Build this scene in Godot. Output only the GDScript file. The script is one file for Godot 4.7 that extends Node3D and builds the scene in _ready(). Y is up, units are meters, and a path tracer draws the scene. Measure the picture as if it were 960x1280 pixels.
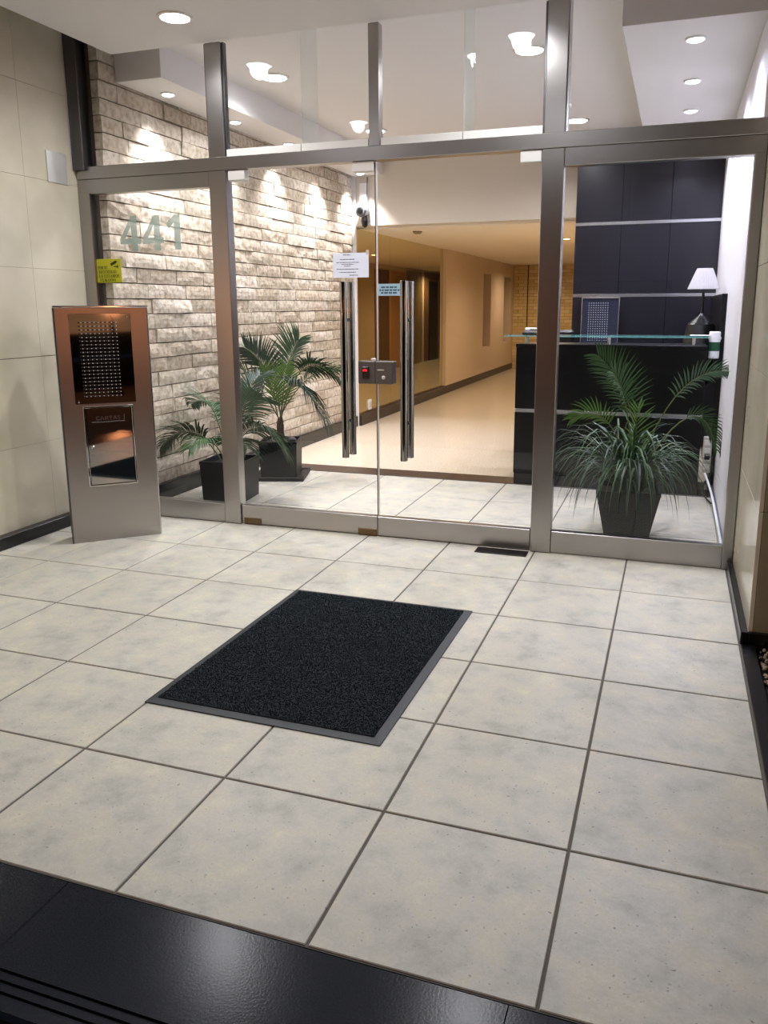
extends Node3D
# Apartment house entrance at night: tiled porch, glass and steel front, lobby and hall behind it.

var M := {}
var taken := {}
var rng := RandomNumberGenerator.new()

# ---------------------------------------------------------------- naming, committing
func numbered(called: String, parent: Node) -> String:
	var key := "%d/%s" % [parent.get_instance_id(), called]
	var n: int = taken.get(key, 0)
	taken[key] = n + 1
	return called if n == 0 else "%s_%03d" % [called, n]

func tag(o: Node, label := "", category := "", group := "", kind := "") -> Node:
	if label: o.set_meta("label", label)
	if category: o.set_meta("category", category)
	if group: o.set_meta("group", group)
	if kind: o.set_meta("kind", kind)
	return o

func thing(called: String, at := Vector3.ZERO, label := "", category := "", group := "", kind := "") -> Node3D:
	var o := Node3D.new()
	o.name = numbered(called, self)
	add_child(o, true)
	o.position = at
	tag(o, label, category, group, kind)
	return o

func add_mesh(called: String, mesh: Mesh, mat: Material, parent: Node = null) -> MeshInstance3D:
	var p: Node = parent if parent else self
	var o := MeshInstance3D.new()
	o.name = numbered(called, p)
	o.mesh = mesh
	o.material_override = mat
	p.add_child(o, true)
	return o

func obj(called: String, st: SurfaceTool, mat: Material, parent: Node = null) -> MeshInstance3D:
	return add_mesh(called, st.commit(), mat, parent)

func mb() -> SurfaceTool:
	var st := SurfaceTool.new()
	st.begin(Mesh.PRIMITIVE_TRIANGLES)
	return st

# ---------------------------------------------------------------- shapes
func tri(st: SurfaceTool, a: Vector3, b: Vector3, c: Vector3, hint: Vector3, ua := Vector2.ZERO, ub := Vector2.ZERO, uc := Vector2.ZERO) -> void:
	var n := (b - a).cross(c - a)
	if n.length_squared() < 1e-18:
		return
	n = n.normalized()
	if n.dot(hint) < 0:
		n = -n
		st.set_normal(n); st.set_uv(ua); st.add_vertex(a)
		st.set_normal(n); st.set_uv(ub); st.add_vertex(b)
		st.set_normal(n); st.set_uv(uc); st.add_vertex(c)
	else:
		st.set_normal(n); st.set_uv(ua); st.add_vertex(a)
		st.set_normal(n); st.set_uv(uc); st.add_vertex(c)
		st.set_normal(n); st.set_uv(ub); st.add_vertex(b)

func quad(st: SurfaceTool, a: Vector3, b: Vector3, c: Vector3, d: Vector3, hint: Vector3) -> void:
	tri(st, a, b, c, hint)
	tri(st, a, c, d, hint)

# a box from lo to hi with chamfered edges, turned and placed by t
func bx(st: SurfaceTool, lo: Vector3, hi: Vector3, ch := 0.0, t := Transform3D.IDENTITY) -> void:
	var c := (lo + hi) / 2
	var h := (hi - lo) / 2
	var m := minf(ch, minf(h.x, minf(h.y, h.z)) * 0.9)
	for ax in 3:
		var u := (ax + 1) % 3
		var v := (ax + 2) % 3
		for s in [-1.0, 1.0]:
			var p := []
			for k in [[-1, -1], [1, -1], [1, 1], [-1, 1]]:
				var q := Vector3.ZERO
				q[ax] = s * h[ax]
				q[u] = k[0] * (h[u] - m)
				q[v] = k[1] * (h[v] - m)
				p.append(t * (c + q))
			var n := Vector3.ZERO
			n[ax] = s
			quad(st, p[0], p[1], p[2], p[3], t.basis * n)
	if m <= 0:
		return
	for ax in 3:
		var u := (ax + 1) % 3
		var v := (ax + 2) % 3
		for su in [-1.0, 1.0]:
			for sv in [-1.0, 1.0]:
				var p := []
				for k in [[-1, 0], [1, 0], [1, 1], [-1, 1]]:
					var q := Vector3.ZERO
					q[ax] = k[0] * (h[ax] - m)
					q[u] = su * (h[u] - (m if k[1] == 1 else 0.0))
					q[v] = sv * (h[v] - (0.0 if k[1] == 1 else m))
					p.append(t * (c + q))
				var n := Vector3.ZERO
				n[u] = su
				n[v] = sv
				quad(st, p[0], p[1], p[2], p[3], t.basis * n)
	for sx in [-1.0, 1.0]:
		for sy in [-1.0, 1.0]:
			for sz in [-1.0, 1.0]:
				var s := Vector3(sx, sy, sz)
				tri(st, t * (c + s * Vector3(h.x, h.y - m, h.z - m)), t * (c + s * Vector3(h.x - m, h.y, h.z - m)), t * (c + s * Vector3(h.x - m, h.y - m, h.z)), t.basis * s)

func box(called: String, lo: Vector3, hi: Vector3, mat: Material, parent: Node = null, ch := 0.002) -> MeshInstance3D:
	var st := mb()
	bx(st, lo, hi, ch)
	return obj(called, st, mat, parent)

# rings of points joined by quads with smooth normals along the sweep; caps optional
func loft(st: SurfaceTool, rings: Array, closed := true, cap_a := true, cap_b := true) -> void:
	var nr := rings.size()
	var np: int = rings[0].size()
	var cen := []
	for r in rings:
		var s := Vector3.ZERO
		for q in r: s += q
		cen.append(s / np)
	for i in nr - 1:
		for j in (np if closed else np - 1):
			var k := (j + 1) % np
			var a: Vector3 = rings[i][j]
			var b: Vector3 = rings[i][k]
			var c: Vector3 = rings[i + 1][k]
			var d: Vector3 = rings[i + 1][j]
			var mid := (a + b + c + d) / 4
			var hint: Vector3 = mid - (cen[i] + cen[i + 1]) / 2
			var ctr: Vector3 = (cen[i] + cen[i + 1]) / 2
			var face := (b - a).cross(d - a)
			if face.length_squared() < 1e-16: face = (c - b).cross(d - c)
			if face.length_squared() < 1e-16: continue
			if face.dot(hint) < 0: face = -face
			var pts := [a, b, c, a, c, d]
			var idx := [[i, j], [i, k], [i + 1, k], [i, j], [i + 1, k], [i + 1, j]]
			for tq in [[0, 1, 2], [3, 4, 5]]:
				var g: Vector3 = (pts[tq[1]] - pts[tq[0]]).cross(pts[tq[2]] - pts[tq[0]])
				if g.length_squared() < 1e-18: continue
				var o := [tq[0], tq[1], tq[2]] if g.dot(face) < 0 else [tq[0], tq[2], tq[1]]
				for q in o:
					var w: Vector3 = pts[q]
					var nn: Vector3 = w - cen[idx[q][0]]
					var along: Vector3 = (cen[i + 1] - cen[i])
					# radial normal corrected for the taper
					var ra: float = (rings[i][j] - cen[i]).length()
					var rb: float = (rings[i + 1][j] - cen[i + 1]).length()
					if along.length() > 1e-6:
						nn = nn - along.normalized() * nn.dot(along.normalized())
						nn = nn.normalized() + along.normalized() * ((ra - rb) / maxf(along.length(), 1e-4))
					if nn.length_squared() < 1e-12: nn = face
					if nn.dot(face) < 0: nn = face
					st.set_normal(nn.normalized())
					st.set_uv(Vector2(0, 0))
					st.add_vertex(w)
	if cap_a:
		for j in np: tri(st, cen[0], rings[0][j], rings[0][(j + 1) % np], cen[0] - cen[1])
	if cap_b:
		for j in np: tri(st, cen[nr - 1], rings[nr - 1][j], rings[nr - 1][(j + 1) % np], cen[nr - 1] - cen[nr - 2])

# surface of revolution round a vertical axis at c: profile of [radius, height]
func lathe(st: SurfaceTool, prof: Array, c: Vector3, seg := 24, cap_a := true, cap_b := true, t := Transform3D.IDENTITY) -> void:
	var rings := []
	for p in prof:
		var r := []
		for j in seg:
			var an := TAU * j / seg
			r.append(t * (c + Vector3(cos(an) * maxf(p[0], 1e-4), p[1], sin(an) * maxf(p[0], 1e-4))))
		rings.append(r)
	for i in rings.size() - 1:
		loft(st, [rings[i], rings[i + 1]], true, cap_a and i == 0, cap_b and i == rings.size() - 2)

func tube(st: SurfaceTool, pts: Array, radius, seg := 8) -> void:
	var rings := []
	var up := Vector3.UP
	for i in pts.size():
		var d: Vector3 = (pts[mini(i + 1, pts.size() - 1)] - pts[maxi(i - 1, 0)]).normalized()
		if absf(d.dot(up)) > 0.98: up = Vector3.RIGHT
		var s := d.cross(up).normalized()
		up = s.cross(d).normalized()
		var r: float = radius[i] if radius is Array else radius
		var ring := []
		for j in seg:
			var an := TAU * j / seg
			ring.append(pts[i] + (s * cos(an) + up * sin(an)) * r)
		rings.append(ring)
	loft(st, rings)

func bez(a: Vector3, b: Vector3, c: Vector3, t: float) -> Vector3:
	return a.lerp(b, t).lerp(b.lerp(c, t), t)

func words(text: String, height: float, mat: Material, parent: Node, at: Vector3, basis := Basis.IDENTITY, bold := true, depth := 0.0006, font := "Droid Sans", align := HORIZONTAL_ALIGNMENT_CENTER) -> MeshInstance3D:
	var tm := TextMesh.new()
	var f := SystemFont.new()
	f.font_names = PackedStringArray([font])
	f.font_weight = 700 if bold else 400
	tm.font = f
	tm.text = text
	tm.font_size = 64
	tm.pixel_size = height / (64.0 * 0.714)
	tm.depth = depth
	tm.horizontal_alignment = align
	var o := add_mesh("lettering", tm, mat, parent)
	o.transform = Transform3D(basis, at)
	return o

# ---------------------------------------------------------------- materials
func noise(freq: float, oct := 4, sd := 1, kind := FastNoiseLite.TYPE_SIMPLEX_SMOOTH) -> FastNoiseLite:
	var n := FastNoiseLite.new()
	n.noise_type = kind
	n.frequency = freq
	n.fractal_octaves = oct
	n.seed = sd
	return n

func noise_tex(n: FastNoiseLite, size := 512, ramp: Gradient = null, as_normal := false, strength := 4.0) -> NoiseTexture2D:
	var t := NoiseTexture2D.new()
	t.width = size
	t.height = size
	t.seamless = true
	t.noise = n
	if ramp: t.color_ramp = ramp
	if as_normal:
		t.as_normal_map = true
		t.bump_strength = strength
	return t

func ramp(stops: Array) -> Gradient:
	var g := Gradient.new()
	var off := PackedFloat32Array()
	var col := PackedColorArray()
	for s in stops:
		off.append(s[0])
		col.append(s[1])
	g.offsets = off
	g.colors = col
	return g

func mat(col: Color, rough := 0.6, metal := 0.0, spec := 0.5) -> StandardMaterial3D:
	var m := StandardMaterial3D.new()
	m.albedo_color = col
	m.roughness = rough
	m.metallic = metal
	m.metallic_specular = spec
	return m

func tri_map(m: StandardMaterial3D, scale := 1.0, world := true) -> StandardMaterial3D:
	m.uv1_triplanar = true
	m.uv1_world_triplanar = world
	m.uv1_scale = Vector3.ONE * scale
	return m

func glow(col: Color, e: float) -> StandardMaterial3D:
	var m := mat(col, 0.5)
	m.emission_enabled = true
	m.emission = col
	m.emission_energy_multiplier = e
	return m

func pane_mat(a: float, tint := Color(0.9, 0.97, 0.94)) -> StandardMaterial3D:
	var m := mat(Color(tint.r, tint.g, tint.b, a), 0.0)
	m.metallic_specular = 0.4
	m.transparency = BaseMaterial3D.TRANSPARENCY_ALPHA
	return m

func make_materials() -> void:
	# porch tile: cream stoneware with grey clouds and small pits
	var cloud := ramp([[0.0, Color(0.665, 0.655, 0.63)], [0.35, Color(0.735, 0.725, 0.70)], [0.55, Color(0.765, 0.75, 0.72)], [0.7, Color(0.775, 0.755, 0.71)], [1.0, Color(0.83, 0.80, 0.74)]])
	M.tile = mat(Color(0.955, 0.962, 0.938), 0.42, 0.0, 0.4)
	M.tile.albedo_texture = noise_tex(noise(0.005, 7, 4), 1024, cloud)
	M.tile.albedo_texture.noise.fractal_gain = 0.62
	var pits := ramp([[0.0, Color(0.5, 0.48, 0.46)], [0.09, Color(0.75, 0.73, 0.71)], [0.17, Color(0.97, 0.965, 0.96)], [0.4, Color(1, 1, 1)], [0.55, Color(0.975, 0.965, 0.95)], [1.0, Color(1, 1, 1)]])
	M.tile.detail_enabled = true
	M.tile.detail_blend_mode = BaseMaterial3D.BLEND_MODE_MUL
	M.tile.detail_albedo = noise_tex(noise(0.05, 6, 19), 1024, pits)
	M.tile.normal_enabled = true
	M.tile.normal_texture = noise_tex(noise(0.03, 4, 9), 512, null, true, 1.6)
	M.tile.normal_scale = 0.35
	M.grout = mat(Color(0.36, 0.34, 0.31), 0.95)
	# hall terrazzo
	M.terrazzo = tri_map(mat(Color(1, 1, 1), 0.22), 2.2)
	M.terrazzo.albedo_texture = noise_tex(noise(0.05, 3, 8), 512, ramp([[0.0, Color(0.66, 0.60, 0.51)], [0.45, Color(0.78, 0.73, 0.645)], [0.7, Color(0.81, 0.765, 0.685)], [1.0, Color(0.86, 0.82, 0.75)]]))
	M.threshold = mat(Color(0.2, 0.14, 0.1), 0.35)
	# black granite
	M.granite = tri_map(mat(Color(1, 1, 1), 0.22, 0.0, 0.27), 2.0)
	M.granite.albedo_texture = noise_tex(noise(0.2, 3, 3), 512, ramp([[0.0, Color(0.055, 0.068, 0.095)], [0.6, Color(0.085, 0.105, 0.135)], [1.0, Color(0.14, 0.16, 0.19)]]))
	M.granite.normal_enabled = true
	M.granite.normal_texture = noise_tex(noise(0.12, 3, 31), 512, null, true, 2.0)
	M.granite.normal_scale = 0.05
	M.black_base = mat(Color(0.045, 0.045, 0.05), 0.25)
	M.brown_base = mat(Color(0.15, 0.1, 0.075), 0.35)
	# polished cream porcelain on the porch walls
	M.porcelain = tri_map(mat(Color(1, 1, 1), 0.13, 0.0, 0.5), 0.5)
	M.porcelain.albedo_texture = noise_tex(noise(0.006, 4, 12), 512, ramp([[0.0, Color(0.73, 0.70, 0.62)], [1.0, Color(0.82, 0.79, 0.71)]]))
	M.porcelain_joint = mat(Color(0.33, 0.3, 0.25), 0.9)
	M.porcelain_warm = mat(Color(0.52, 0.48, 0.38), 0.4)
	# split stone
	for i in 5:
		var base: Color = [Color(0.755, 0.72, 0.655), Color(0.78, 0.745, 0.68), Color(0.715, 0.67, 0.60), Color(0.81, 0.775, 0.72), Color(0.735, 0.69, 0.62)][i]
		var m := tri_map(mat(base, 0.9), 1.6)
		m.albedo_texture = M.stone_tex if M.has("stone_tex") else noise_tex(noise(0.02, 5, 77), 512, ramp([[0.0, Color(0.74, 0.70, 0.64)], [0.4, Color(0.92, 0.90, 0.88)], [0.7, Color(1, 1, 1)], [1.0, Color(1, 1, 1)]]))
		M.stone_tex = m.albedo_texture
		m.normal_enabled = true
		m.normal_texture = M.stone_nrm if M.has("stone_nrm") else noise_tex(noise(0.014, 5, 23), 512, null, true, 4.0)
		M.stone_nrm = m.normal_texture
		m.normal_scale = 0.8
		M["stone%d" % i] = m
	M.mortar = mat(Color(0.36, 0.31, 0.26), 0.95)
	# paint and plaster
	M.white_paint = mat(Color(0.84, 0.83, 0.82), 0.75)
	M.ceiling = mat(Color(0.86, 0.85, 0.845), 0.85)
	M.wall_paint = mat(Color(0.86, 0.855, 0.86), 0.45)
	M.cream_paint = mat(Color(0.80, 0.76, 0.70), 0.7)
	M.hall_paint = mat(Color(0.82, 0.735, 0.62), 0.4)
	M.hall_ceiling = mat(Color(0.93, 0.89, 0.82), 0.8)
	M.niche = mat(Color(0.42, 0.27, 0.17), 0.6)
	M.niche_side = mat(Color(0.5, 0.35, 0.22), 0.6)
	M.brown_wood = mat(Color(0.44, 0.33, 0.23), 0.35)
	M.orange_wood = mat(Color(0.72, 0.54, 0.36), 0.4)
	M.olive_wood = mat(Color(0.52, 0.45, 0.31), 0.35)
	M.dark_door = mat(Color(0.1, 0.085, 0.085), 0.3)
	M.hall_brick = []
	for c in [Color(0.84, 0.73, 0.50), Color(0.80, 0.69, 0.45), Color(0.87, 0.77, 0.56)]:
		M.hall_brick.append(mat(c, 0.3))
	# metals
	M.steel = mat(Color(0.66, 0.65, 0.64), 0.3, 1.0)
	tri_map(M.steel, 1.0)
	M.steel.uv1_scale = Vector3(60, 0.7, 60)
	M.steel.normal_enabled = true
	M.steel.normal_texture = noise_tex(noise(0.05, 3, 55), 512, null, true, 1.2)
	M.steel.normal_scale = 0.12
	M.steel.anisotropy_enabled = true
	M.steel.anisotropy = 0.45
	M.steel_dark = mat(Color(0.4, 0.4, 0.41), 0.32, 1.0)
	M.polished = mat(Color(0.74, 0.74, 0.74), 0.04, 1.0)
	M.mirror_steel = mat(Color(0.62, 0.63, 0.63), 0.03, 1.0)
	M.lock_grey = mat(Color(0.36, 0.35, 0.34), 0.45, 0.5)
	M.alu = mat(Color(0.86, 0.87, 0.89), 0.25, 1.0)
	M.satin = mat(Color(0.84, 0.84, 0.82), 0.4, 0.6)
	M.brass = mat(Color(0.42, 0.36, 0.27), 0.3, 1.0)
	M.mirror = mat(Color(0.86, 0.82, 0.66), 0.01, 1.0)
	M.mirror_joint = mat(Color(0.12, 0.09, 0.06), 0.5)
	# glass
	M.glass = pane_mat(0.006, Color(0.3, 0.35, 0.33))
	M.glass_fin = pane_mat(0.12, Color(0.7, 0.8, 0.77))
	M.glass_edge = pane_mat(0.32, Color(0.45, 0.7, 0.68))
	M.acrylic = pane_mat(0.10, Color(0.85, 0.88, 0.95))
	M.frost = mat(Color(0.60, 0.68, 0.63, 0.55), 0.8)
	M.frost.transparency = BaseMaterial3D.TRANSPARENCY_ALPHA
	# lobby black laminate
	M.black_lam = mat(Color(0.10, 0.098, 0.125), 0.26, 0.0, 0.5)
	M.desk_black = mat(Color(0.022, 0.02, 0.024), 0.3, 0.0, 0.4)
	M.plastic_white = mat(Color(0.85, 0.86, 0.87), 0.4)
	M.plastic_ivory = mat(Color(0.66, 0.64, 0.60), 0.5)
	M.plastic_grey = mat(Color(0.38, 0.38, 0.4), 0.4)
	M.plastic_black = mat(Color(0.025, 0.025, 0.028), 0.35)
	M.green_band = mat(Color(0.02, 0.27, 0.16), 0.5)
	M.rubber = mat(Color(0.115, 0.14, 0.155), 0.55)
	M.mat_pile = mat(Color(0.165, 0.18, 0.19), 1.0, 0.0, 0.1)
	M.paper = mat(Color(0.9, 0.92, 0.97), 0.7)
	M.ink = mat(Color(0.3, 0.3, 0.36), 0.8)
	M.ink_dark = mat(Color(0.19, 0.22, 0.02), 0.8)
	M.ink_blue = mat(Color(0.2, 0.31, 0.38), 0.8)
	M.yellow = mat(Color(0.72, 0.71, 0.09), 0.5)
	M.sticker = mat(Color(0.62, 0.74, 0.80), 0.5)
	M.shade = mat(Color(0.68, 0.67, 0.67), 0.8)
	M.shade.backlight_enabled = true
	M.shade.backlight = Color(0.3, 0.3, 0.3)
	# plants
	for k in [["leaf_dark", Color(0.10, 0.20, 0.085)], ["leaf_mid", Color(0.17, 0.29, 0.13)], ["leaf_light", Color(0.31, 0.45, 0.17)], ["leaf_blue", Color(0.13, 0.21, 0.165)], ["leaf_pale", Color(0.235, 0.335, 0.235)]]:
		var m := mat(k[1], 0.45, 0.0, 0.4)
		m.backlight_enabled = true
		m.backlight = (k[1] as Color) * 0.5
		m.cull_mode = BaseMaterial3D.CULL_DISABLED
		M[k[0]] = m
	M.stem = mat(Color(0.3, 0.33, 0.14), 0.5)
	M.trunk = tri_map(mat(Color(0.22, 0.15, 0.09), 0.9), 6.0)
	M.pot = mat(Color(0.07, 0.078, 0.10), 0.45, 0.0, 0.3)
	M.pot_matte = mat(Color(0.085, 0.105, 0.11), 0.6, 0.0, 0.25)
	M.soil = mat(Color(0.06, 0.045, 0.03), 1.0)
	M.rock = mat(Color(0.27, 0.25, 0.23), 0.9)
	M.pebble = mat(Color(0.55, 0.49, 0.40), 0.8)
	# lamps
	M.lamp_cool = glow(Color(0.95, 0.97, 1.0), 22.0)
	M.lamp_spot = glow(Color(0.9, 0.93, 1.0), 12.0)
	M.lamp_blue = glow(Color(0.86, 0.88, 1.0), 12.0)
	M.lamp_warm = glow(Color(1.0, 0.83, 0.6), 8.0)
	M.red = glow(Color(1.0, 0.03, 0.12), 1.6)
	# street
	M.asphalt = mat(Color(0.06, 0.06, 0.06), 0.9)
	M.pavement = mat(Color(0.24, 0.23, 0.22), 0.85)
	M.stucco = mat(Color(0.42, 0.40, 0.38), 0.9)
	M.pole = mat(Color(0.1, 0.11, 0.1), 0.6, 0.5)
	M.added_glow_window = glow(Color(1.0, 0.72, 0.5), 0.35)
	M.globe = glow(Color(1.0, 0.62, 0.4), 6.0)  # glow of the added lamp posts
	M.sodium = glow(Color(1.0, 0.8, 0.6), 0.8)

# ---------------------------------------------------------------- lights
func spot(at: Vector3, col: Color, energy: float, angle: float, soft := 0.05, blend := 0.8, towards := Vector3.DOWN) -> SpotLight3D:
	var l := SpotLight3D.new()
	l.name = numbered("lamp_light", self)
	add_child(l, true)
	l.position = at
	l.basis = Basis.looking_at(towards, Vector3.BACK if absf(towards.normalized().y) > 0.95 else Vector3.UP)
	l.light_color = col
	l.light_energy = energy
	l.spot_angle = angle
	l.spot_angle_attenuation = blend
	l.spot_range = 30.0
	l.spot_attenuation = 2.0
	l.light_size = soft
	l.shadow_enabled = true
	return l

func omni(at: Vector3, col: Color, energy: float, soft := 0.05) -> OmniLight3D:
	var l := OmniLight3D.new()
	l.name = numbered("lamp_light", self)
	add_child(l, true)
	l.position = at
	l.light_color = col
	l.light_energy = energy
	l.omni_range = 60.0
	l.omni_attenuation = 2.0
	l.light_size = soft
	l.shadow_enabled = true
	return l

# a recessed round fitting with a trim ring; its light stands just under the glowing glass
func downlight(at: Vector3, r: float, glass: Material, col: Color, energy: float, angle: float, label: String, group: String, called := "ceiling_light", blend := 0.8) -> void:
	var o := thing(called, at, label, "ceiling light", group)
	var st := mb()
	lathe(st, [[r * 0.98, 0.0], [r * 1.22, 0.0], [r * 1.2, -0.006], [r * 1.02, -0.010], [r * 0.98, -0.004]], Vector3.ZERO, 28, false, false)
	obj("trim_ring", st, M.satin, o)
	var g := mb()
	lathe(g, [[r * 0.99, -0.001], [r * 0.9, -0.012], [r * 0.6, -0.017], [0.0, -0.019]], Vector3.ZERO, 28, true, false)
	obj("diffuser", g, glass, o)
	spot(at + Vector3(0, -0.035, 0), col, energy, angle, r * 0.7, blend)

# ================================================================ the scene
func _ready() -> void:
	rng.seed = 4410
	# camera
	var cam := Camera3D.new()
	cam.name = "camera"
	cam.projection = Camera3D.PROJECTION_FRUSTUM
	cam.near = 0.05
	cam.far = 200.0
	cam.size = 2.0 * 0.05 * 640.0 / 1001.492
	cam.frustum_offset = Vector2(-11.3558, -48.4463) / 1001.492 * 0.05
	cam.position = Vector3(0.173912, 1.358450, 4.344131)
	cam.rotation = Vector3(-0.206043, 0.335492, -0.004563)
	cam.current = true
	add_child(cam)
	# night sky and exposure
	var we := WorldEnvironment.new()
	we.name = "world_environment"
	var env := Environment.new()
	env.background_mode = Environment.BG_COLOR
	env.background_color = Color(0.10, 0.10, 0.13)
	env.background_energy_multiplier = 1.0
	env.tonemap_mode = Environment.TONE_MAPPER_LINEAR
	env.tonemap_exposure = 1.0
	env.sdfgi_enabled = true
	env.ssao_enabled = true
	env.ssil_enabled = true
	we.environment = env
	add_child(we)
	make_materials()
	build_street()
	build_floor()
	build_walls()
	build_ceilings()
	build_hall()
	build_front()
	build_doors()
	build_signs()
	build_mat()
	build_kiosk()
	build_desk()
	build_plants()
	build_small()
	build_lamps()

# ---------------------------------------------------------------- lamps
func build_lamps() -> void:
	var cool := Color(0.985, 0.985, 1.0)
	var q := [[Vector3(-2.38, 2.83, 0.42), "round recessed downlight in the porch ceiling before the left steel mullion"],
		[Vector3(-0.74, 2.83, 0.42), "round recessed downlight in the porch ceiling before the right steel mullion"],
		[Vector3(-2.38, 2.83, 2.1), "round recessed downlight at the street edge of the porch ceiling, left side"],
		[Vector3(-0.74, 2.83, 2.1), "round recessed downlight at the street edge of the porch ceiling, right side"]]
	for a in q:
		downlight(a[0], 0.075, M.lamp_cool, cool, 2.15, 82, a[1], "porch downlights")
	q = [[Vector3(-2.575, 2.92, -1.07), "round lobby downlight seen between left mullion and glass fin"],
		[Vector3(-2.52, 2.92, -2.945), "round lobby downlight seen behind the short middle mullion"],
		[Vector3(-0.80, 2.92, -1.07), "round lobby downlight seen left beside the tall right mullion"],
		[Vector3(-0.745, 2.92, -3.16), "round lobby downlight deep in, just right of the tall right mullion"]]
	for a in q:
		downlight(a[0], 0.085, M.lamp_cool, cool, 2.3, 80, a[1], "lobby downlights")
	var nth := ["nearest the glass", "second from the glass", "third from the glass", "fourth from the glass", "deepest"]
	var zs := [-0.54, -1.41, -2.31, -3.2, -4.0]
	for i in 5:
		downlight(Vector3(-3.09, 2.735, zs[i]), 0.04, M.lamp_spot, Color(0.98, 0.97, 1.0), 3.6, 46, "small white spotlight in the soffit over the stone wall, " + nth[i], "stone wall spotlights", "spotlight", 1.0)
	for i in 4:
		downlight(Vector3(0.175, 2.735, [-0.54, -1.4, -2.24, -3.1][i]), 0.045, M.lamp_blue, Color(0.9, 0.9, 1.0), 2.2, 76, "small bluish spotlight in the soffit over the reception desk, " + nth[i], "reception spotlights", "spotlight")
	var warm := Color(1.0, 0.895, 0.77)
	var hl := [[Vector3(-1.23, 2.2, -6.5), "small warm downlight in the low hall ceiling beside the black wall"],
		[Vector3(-1.31, 2.2, -5.2), "added hidden warm downlight of the low hall ceiling just behind the bulkhead"],  # this and the next two: added hall light, hidden behind the mullion
		[Vector3(-1.84, 2.2, -8.6), "added hidden warm downlight of the low hall ceiling before the two niches"],
		[Vector3(-2.34, 2.2, -11.8), "added hidden warm downlight of the low hall ceiling at the golden brick wall"],
		[Vector3(-1.3, 2.2, -14.8), "warm downlight of the low hall ceiling by the dark door"]]
	for a in hl:
		downlight(a[0], 0.042, M.lamp_warm, warm, 1.75, 82, a[1], "hall downlights")

# ---------------------------------------------------------------- street behind the camera
func build_street() -> void:
	tag(box("ground", Vector3(-30, -0.6, 3.38), Vector3(30, -0.32, 9.0), M.pavement), "grey street pavement in front of the entrance step", "pavement", "", "structure")
	tag(box("road", Vector3(-30, -0.7, 9.0), Vector3(30, -0.45, 17.0), M.asphalt), "dark asphalt road in front of the building", "road", "", "structure")
	var b := thing("building", Vector3(0, -0.5, 19.0), "ochre stucco building across the street with two shop windows lit for the steel reflections", "building")
	box("facade", Vector3(-26, 0, 0), Vector3(26, 9, 1.0), M.stucco, b, 0.02)
	for i in 10:
		var x := -23.0 + i * 5.1
		box("window", Vector3(x, 3.9, -0.03), Vector3(x + 1.4, 5.6, 0.05), M.black_base, b, 0.01)
		box("shop_window", Vector3(x - 1.2, 0.9, -0.04), Vector3(x + 2.6, 2.5, 0.05), M.added_glow_window if i in [2, 8] else M.black_base, b, 0.01)  # the glowing pair is added for warm reflections in the steel
	for a in [[Vector3(-4.35, -0.32, 6.5), "left", 0.046, 2.3], [Vector3(6.1, -0.32, 8.0), "right", 0.13, 2.6]]:  # unseen globe lamps, added to put warm bands on the steel
		var p := thing("added_lamp_post", a[0], "added low lamp post whose warm globe tints the brushed steel, " + a[1] + " of the entrance", "lamp post", "added lamp posts")
		var st := mb()
		lathe(st, [[0.14, 0.0], [0.12, 0.06], [0.05, 0.1], [0.03, 1.5], [0.05, 1.54], [0.05, 1.56]], Vector3.ZERO, 14)
		obj("post", st, M.pole, p)
		var g := SphereMesh.new()
		g.radius = a[2] + 0.004
		g.height = 2 * g.radius
		g.radial_segments = 24
		g.rings = 12
		var gl := add_mesh("globe", g, M.globe, p)
		gl.position = Vector3(0, 1.56 + a[2], 0)
		omni(a[0] + Vector3(0, 1.56 + a[2], 0), Color(1.0, 0.62, 0.4), a[3], a[2])

# ---------------------------------------------------------------- floors
func tile_mesh(w: float, d: float) -> ArrayMesh:
	var st := mb()
	var o := Vector2(rng.randf(), rng.randf())
	var k := 0.95
	var b := 0.0022
	var turn := rng.randi() % 4
	var uv := func(x: float, z: float) -> Vector2:
		var p := Vector2(x, z)
		if turn == 1: p = Vector2(z, -x)
		elif turn == 2: p = Vector2(-x, -z)
		elif turn == 3: p = Vector2(-z, x)
		return o + p * k
	var hx := w / 2
	var hz := d / 2
	var top := [Vector3(-hx + b, 0, -hz + b), Vector3(hx - b, 0, -hz + b), Vector3(hx - b, 0, hz - b), Vector3(-hx + b, 0, hz - b)]
	var low := [Vector3(-hx, -b, -hz), Vector3(hx, -b, -hz), Vector3(hx, -b, hz), Vector3(-hx, -b, hz)]
	var bot := [Vector3(-hx, -0.01, -hz), Vector3(hx, -0.01, -hz), Vector3(hx, -0.01, hz), Vector3(-hx, -0.01, hz)]
	var put := func(a: Vector3, c: Vector3, e: Vector3, h: Vector3) -> void:
		tri(st, a, c, e, h, uv.call(a.x, a.z), uv.call(c.x, c.z), uv.call(e.x, e.z))
	put.call(top[0], top[1], top[2], Vector3.UP)
	put.call(top[0], top[2], top[3], Vector3.UP)
	for i in 4:
		var j := (i + 1) % 4
		var h: Vector3 = (low[i] + low[j]) / 2
		put.call(top[i], top[j], low[j], h + Vector3.UP)
		put.call(top[i], low[j], low[i], h + Vector3.UP)
		put.call(low[i], low[j], bot[j], h)
		put.call(low[i], bot[j], bot[i], h)
	st.generate_tangents()
	return st.commit()

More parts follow.
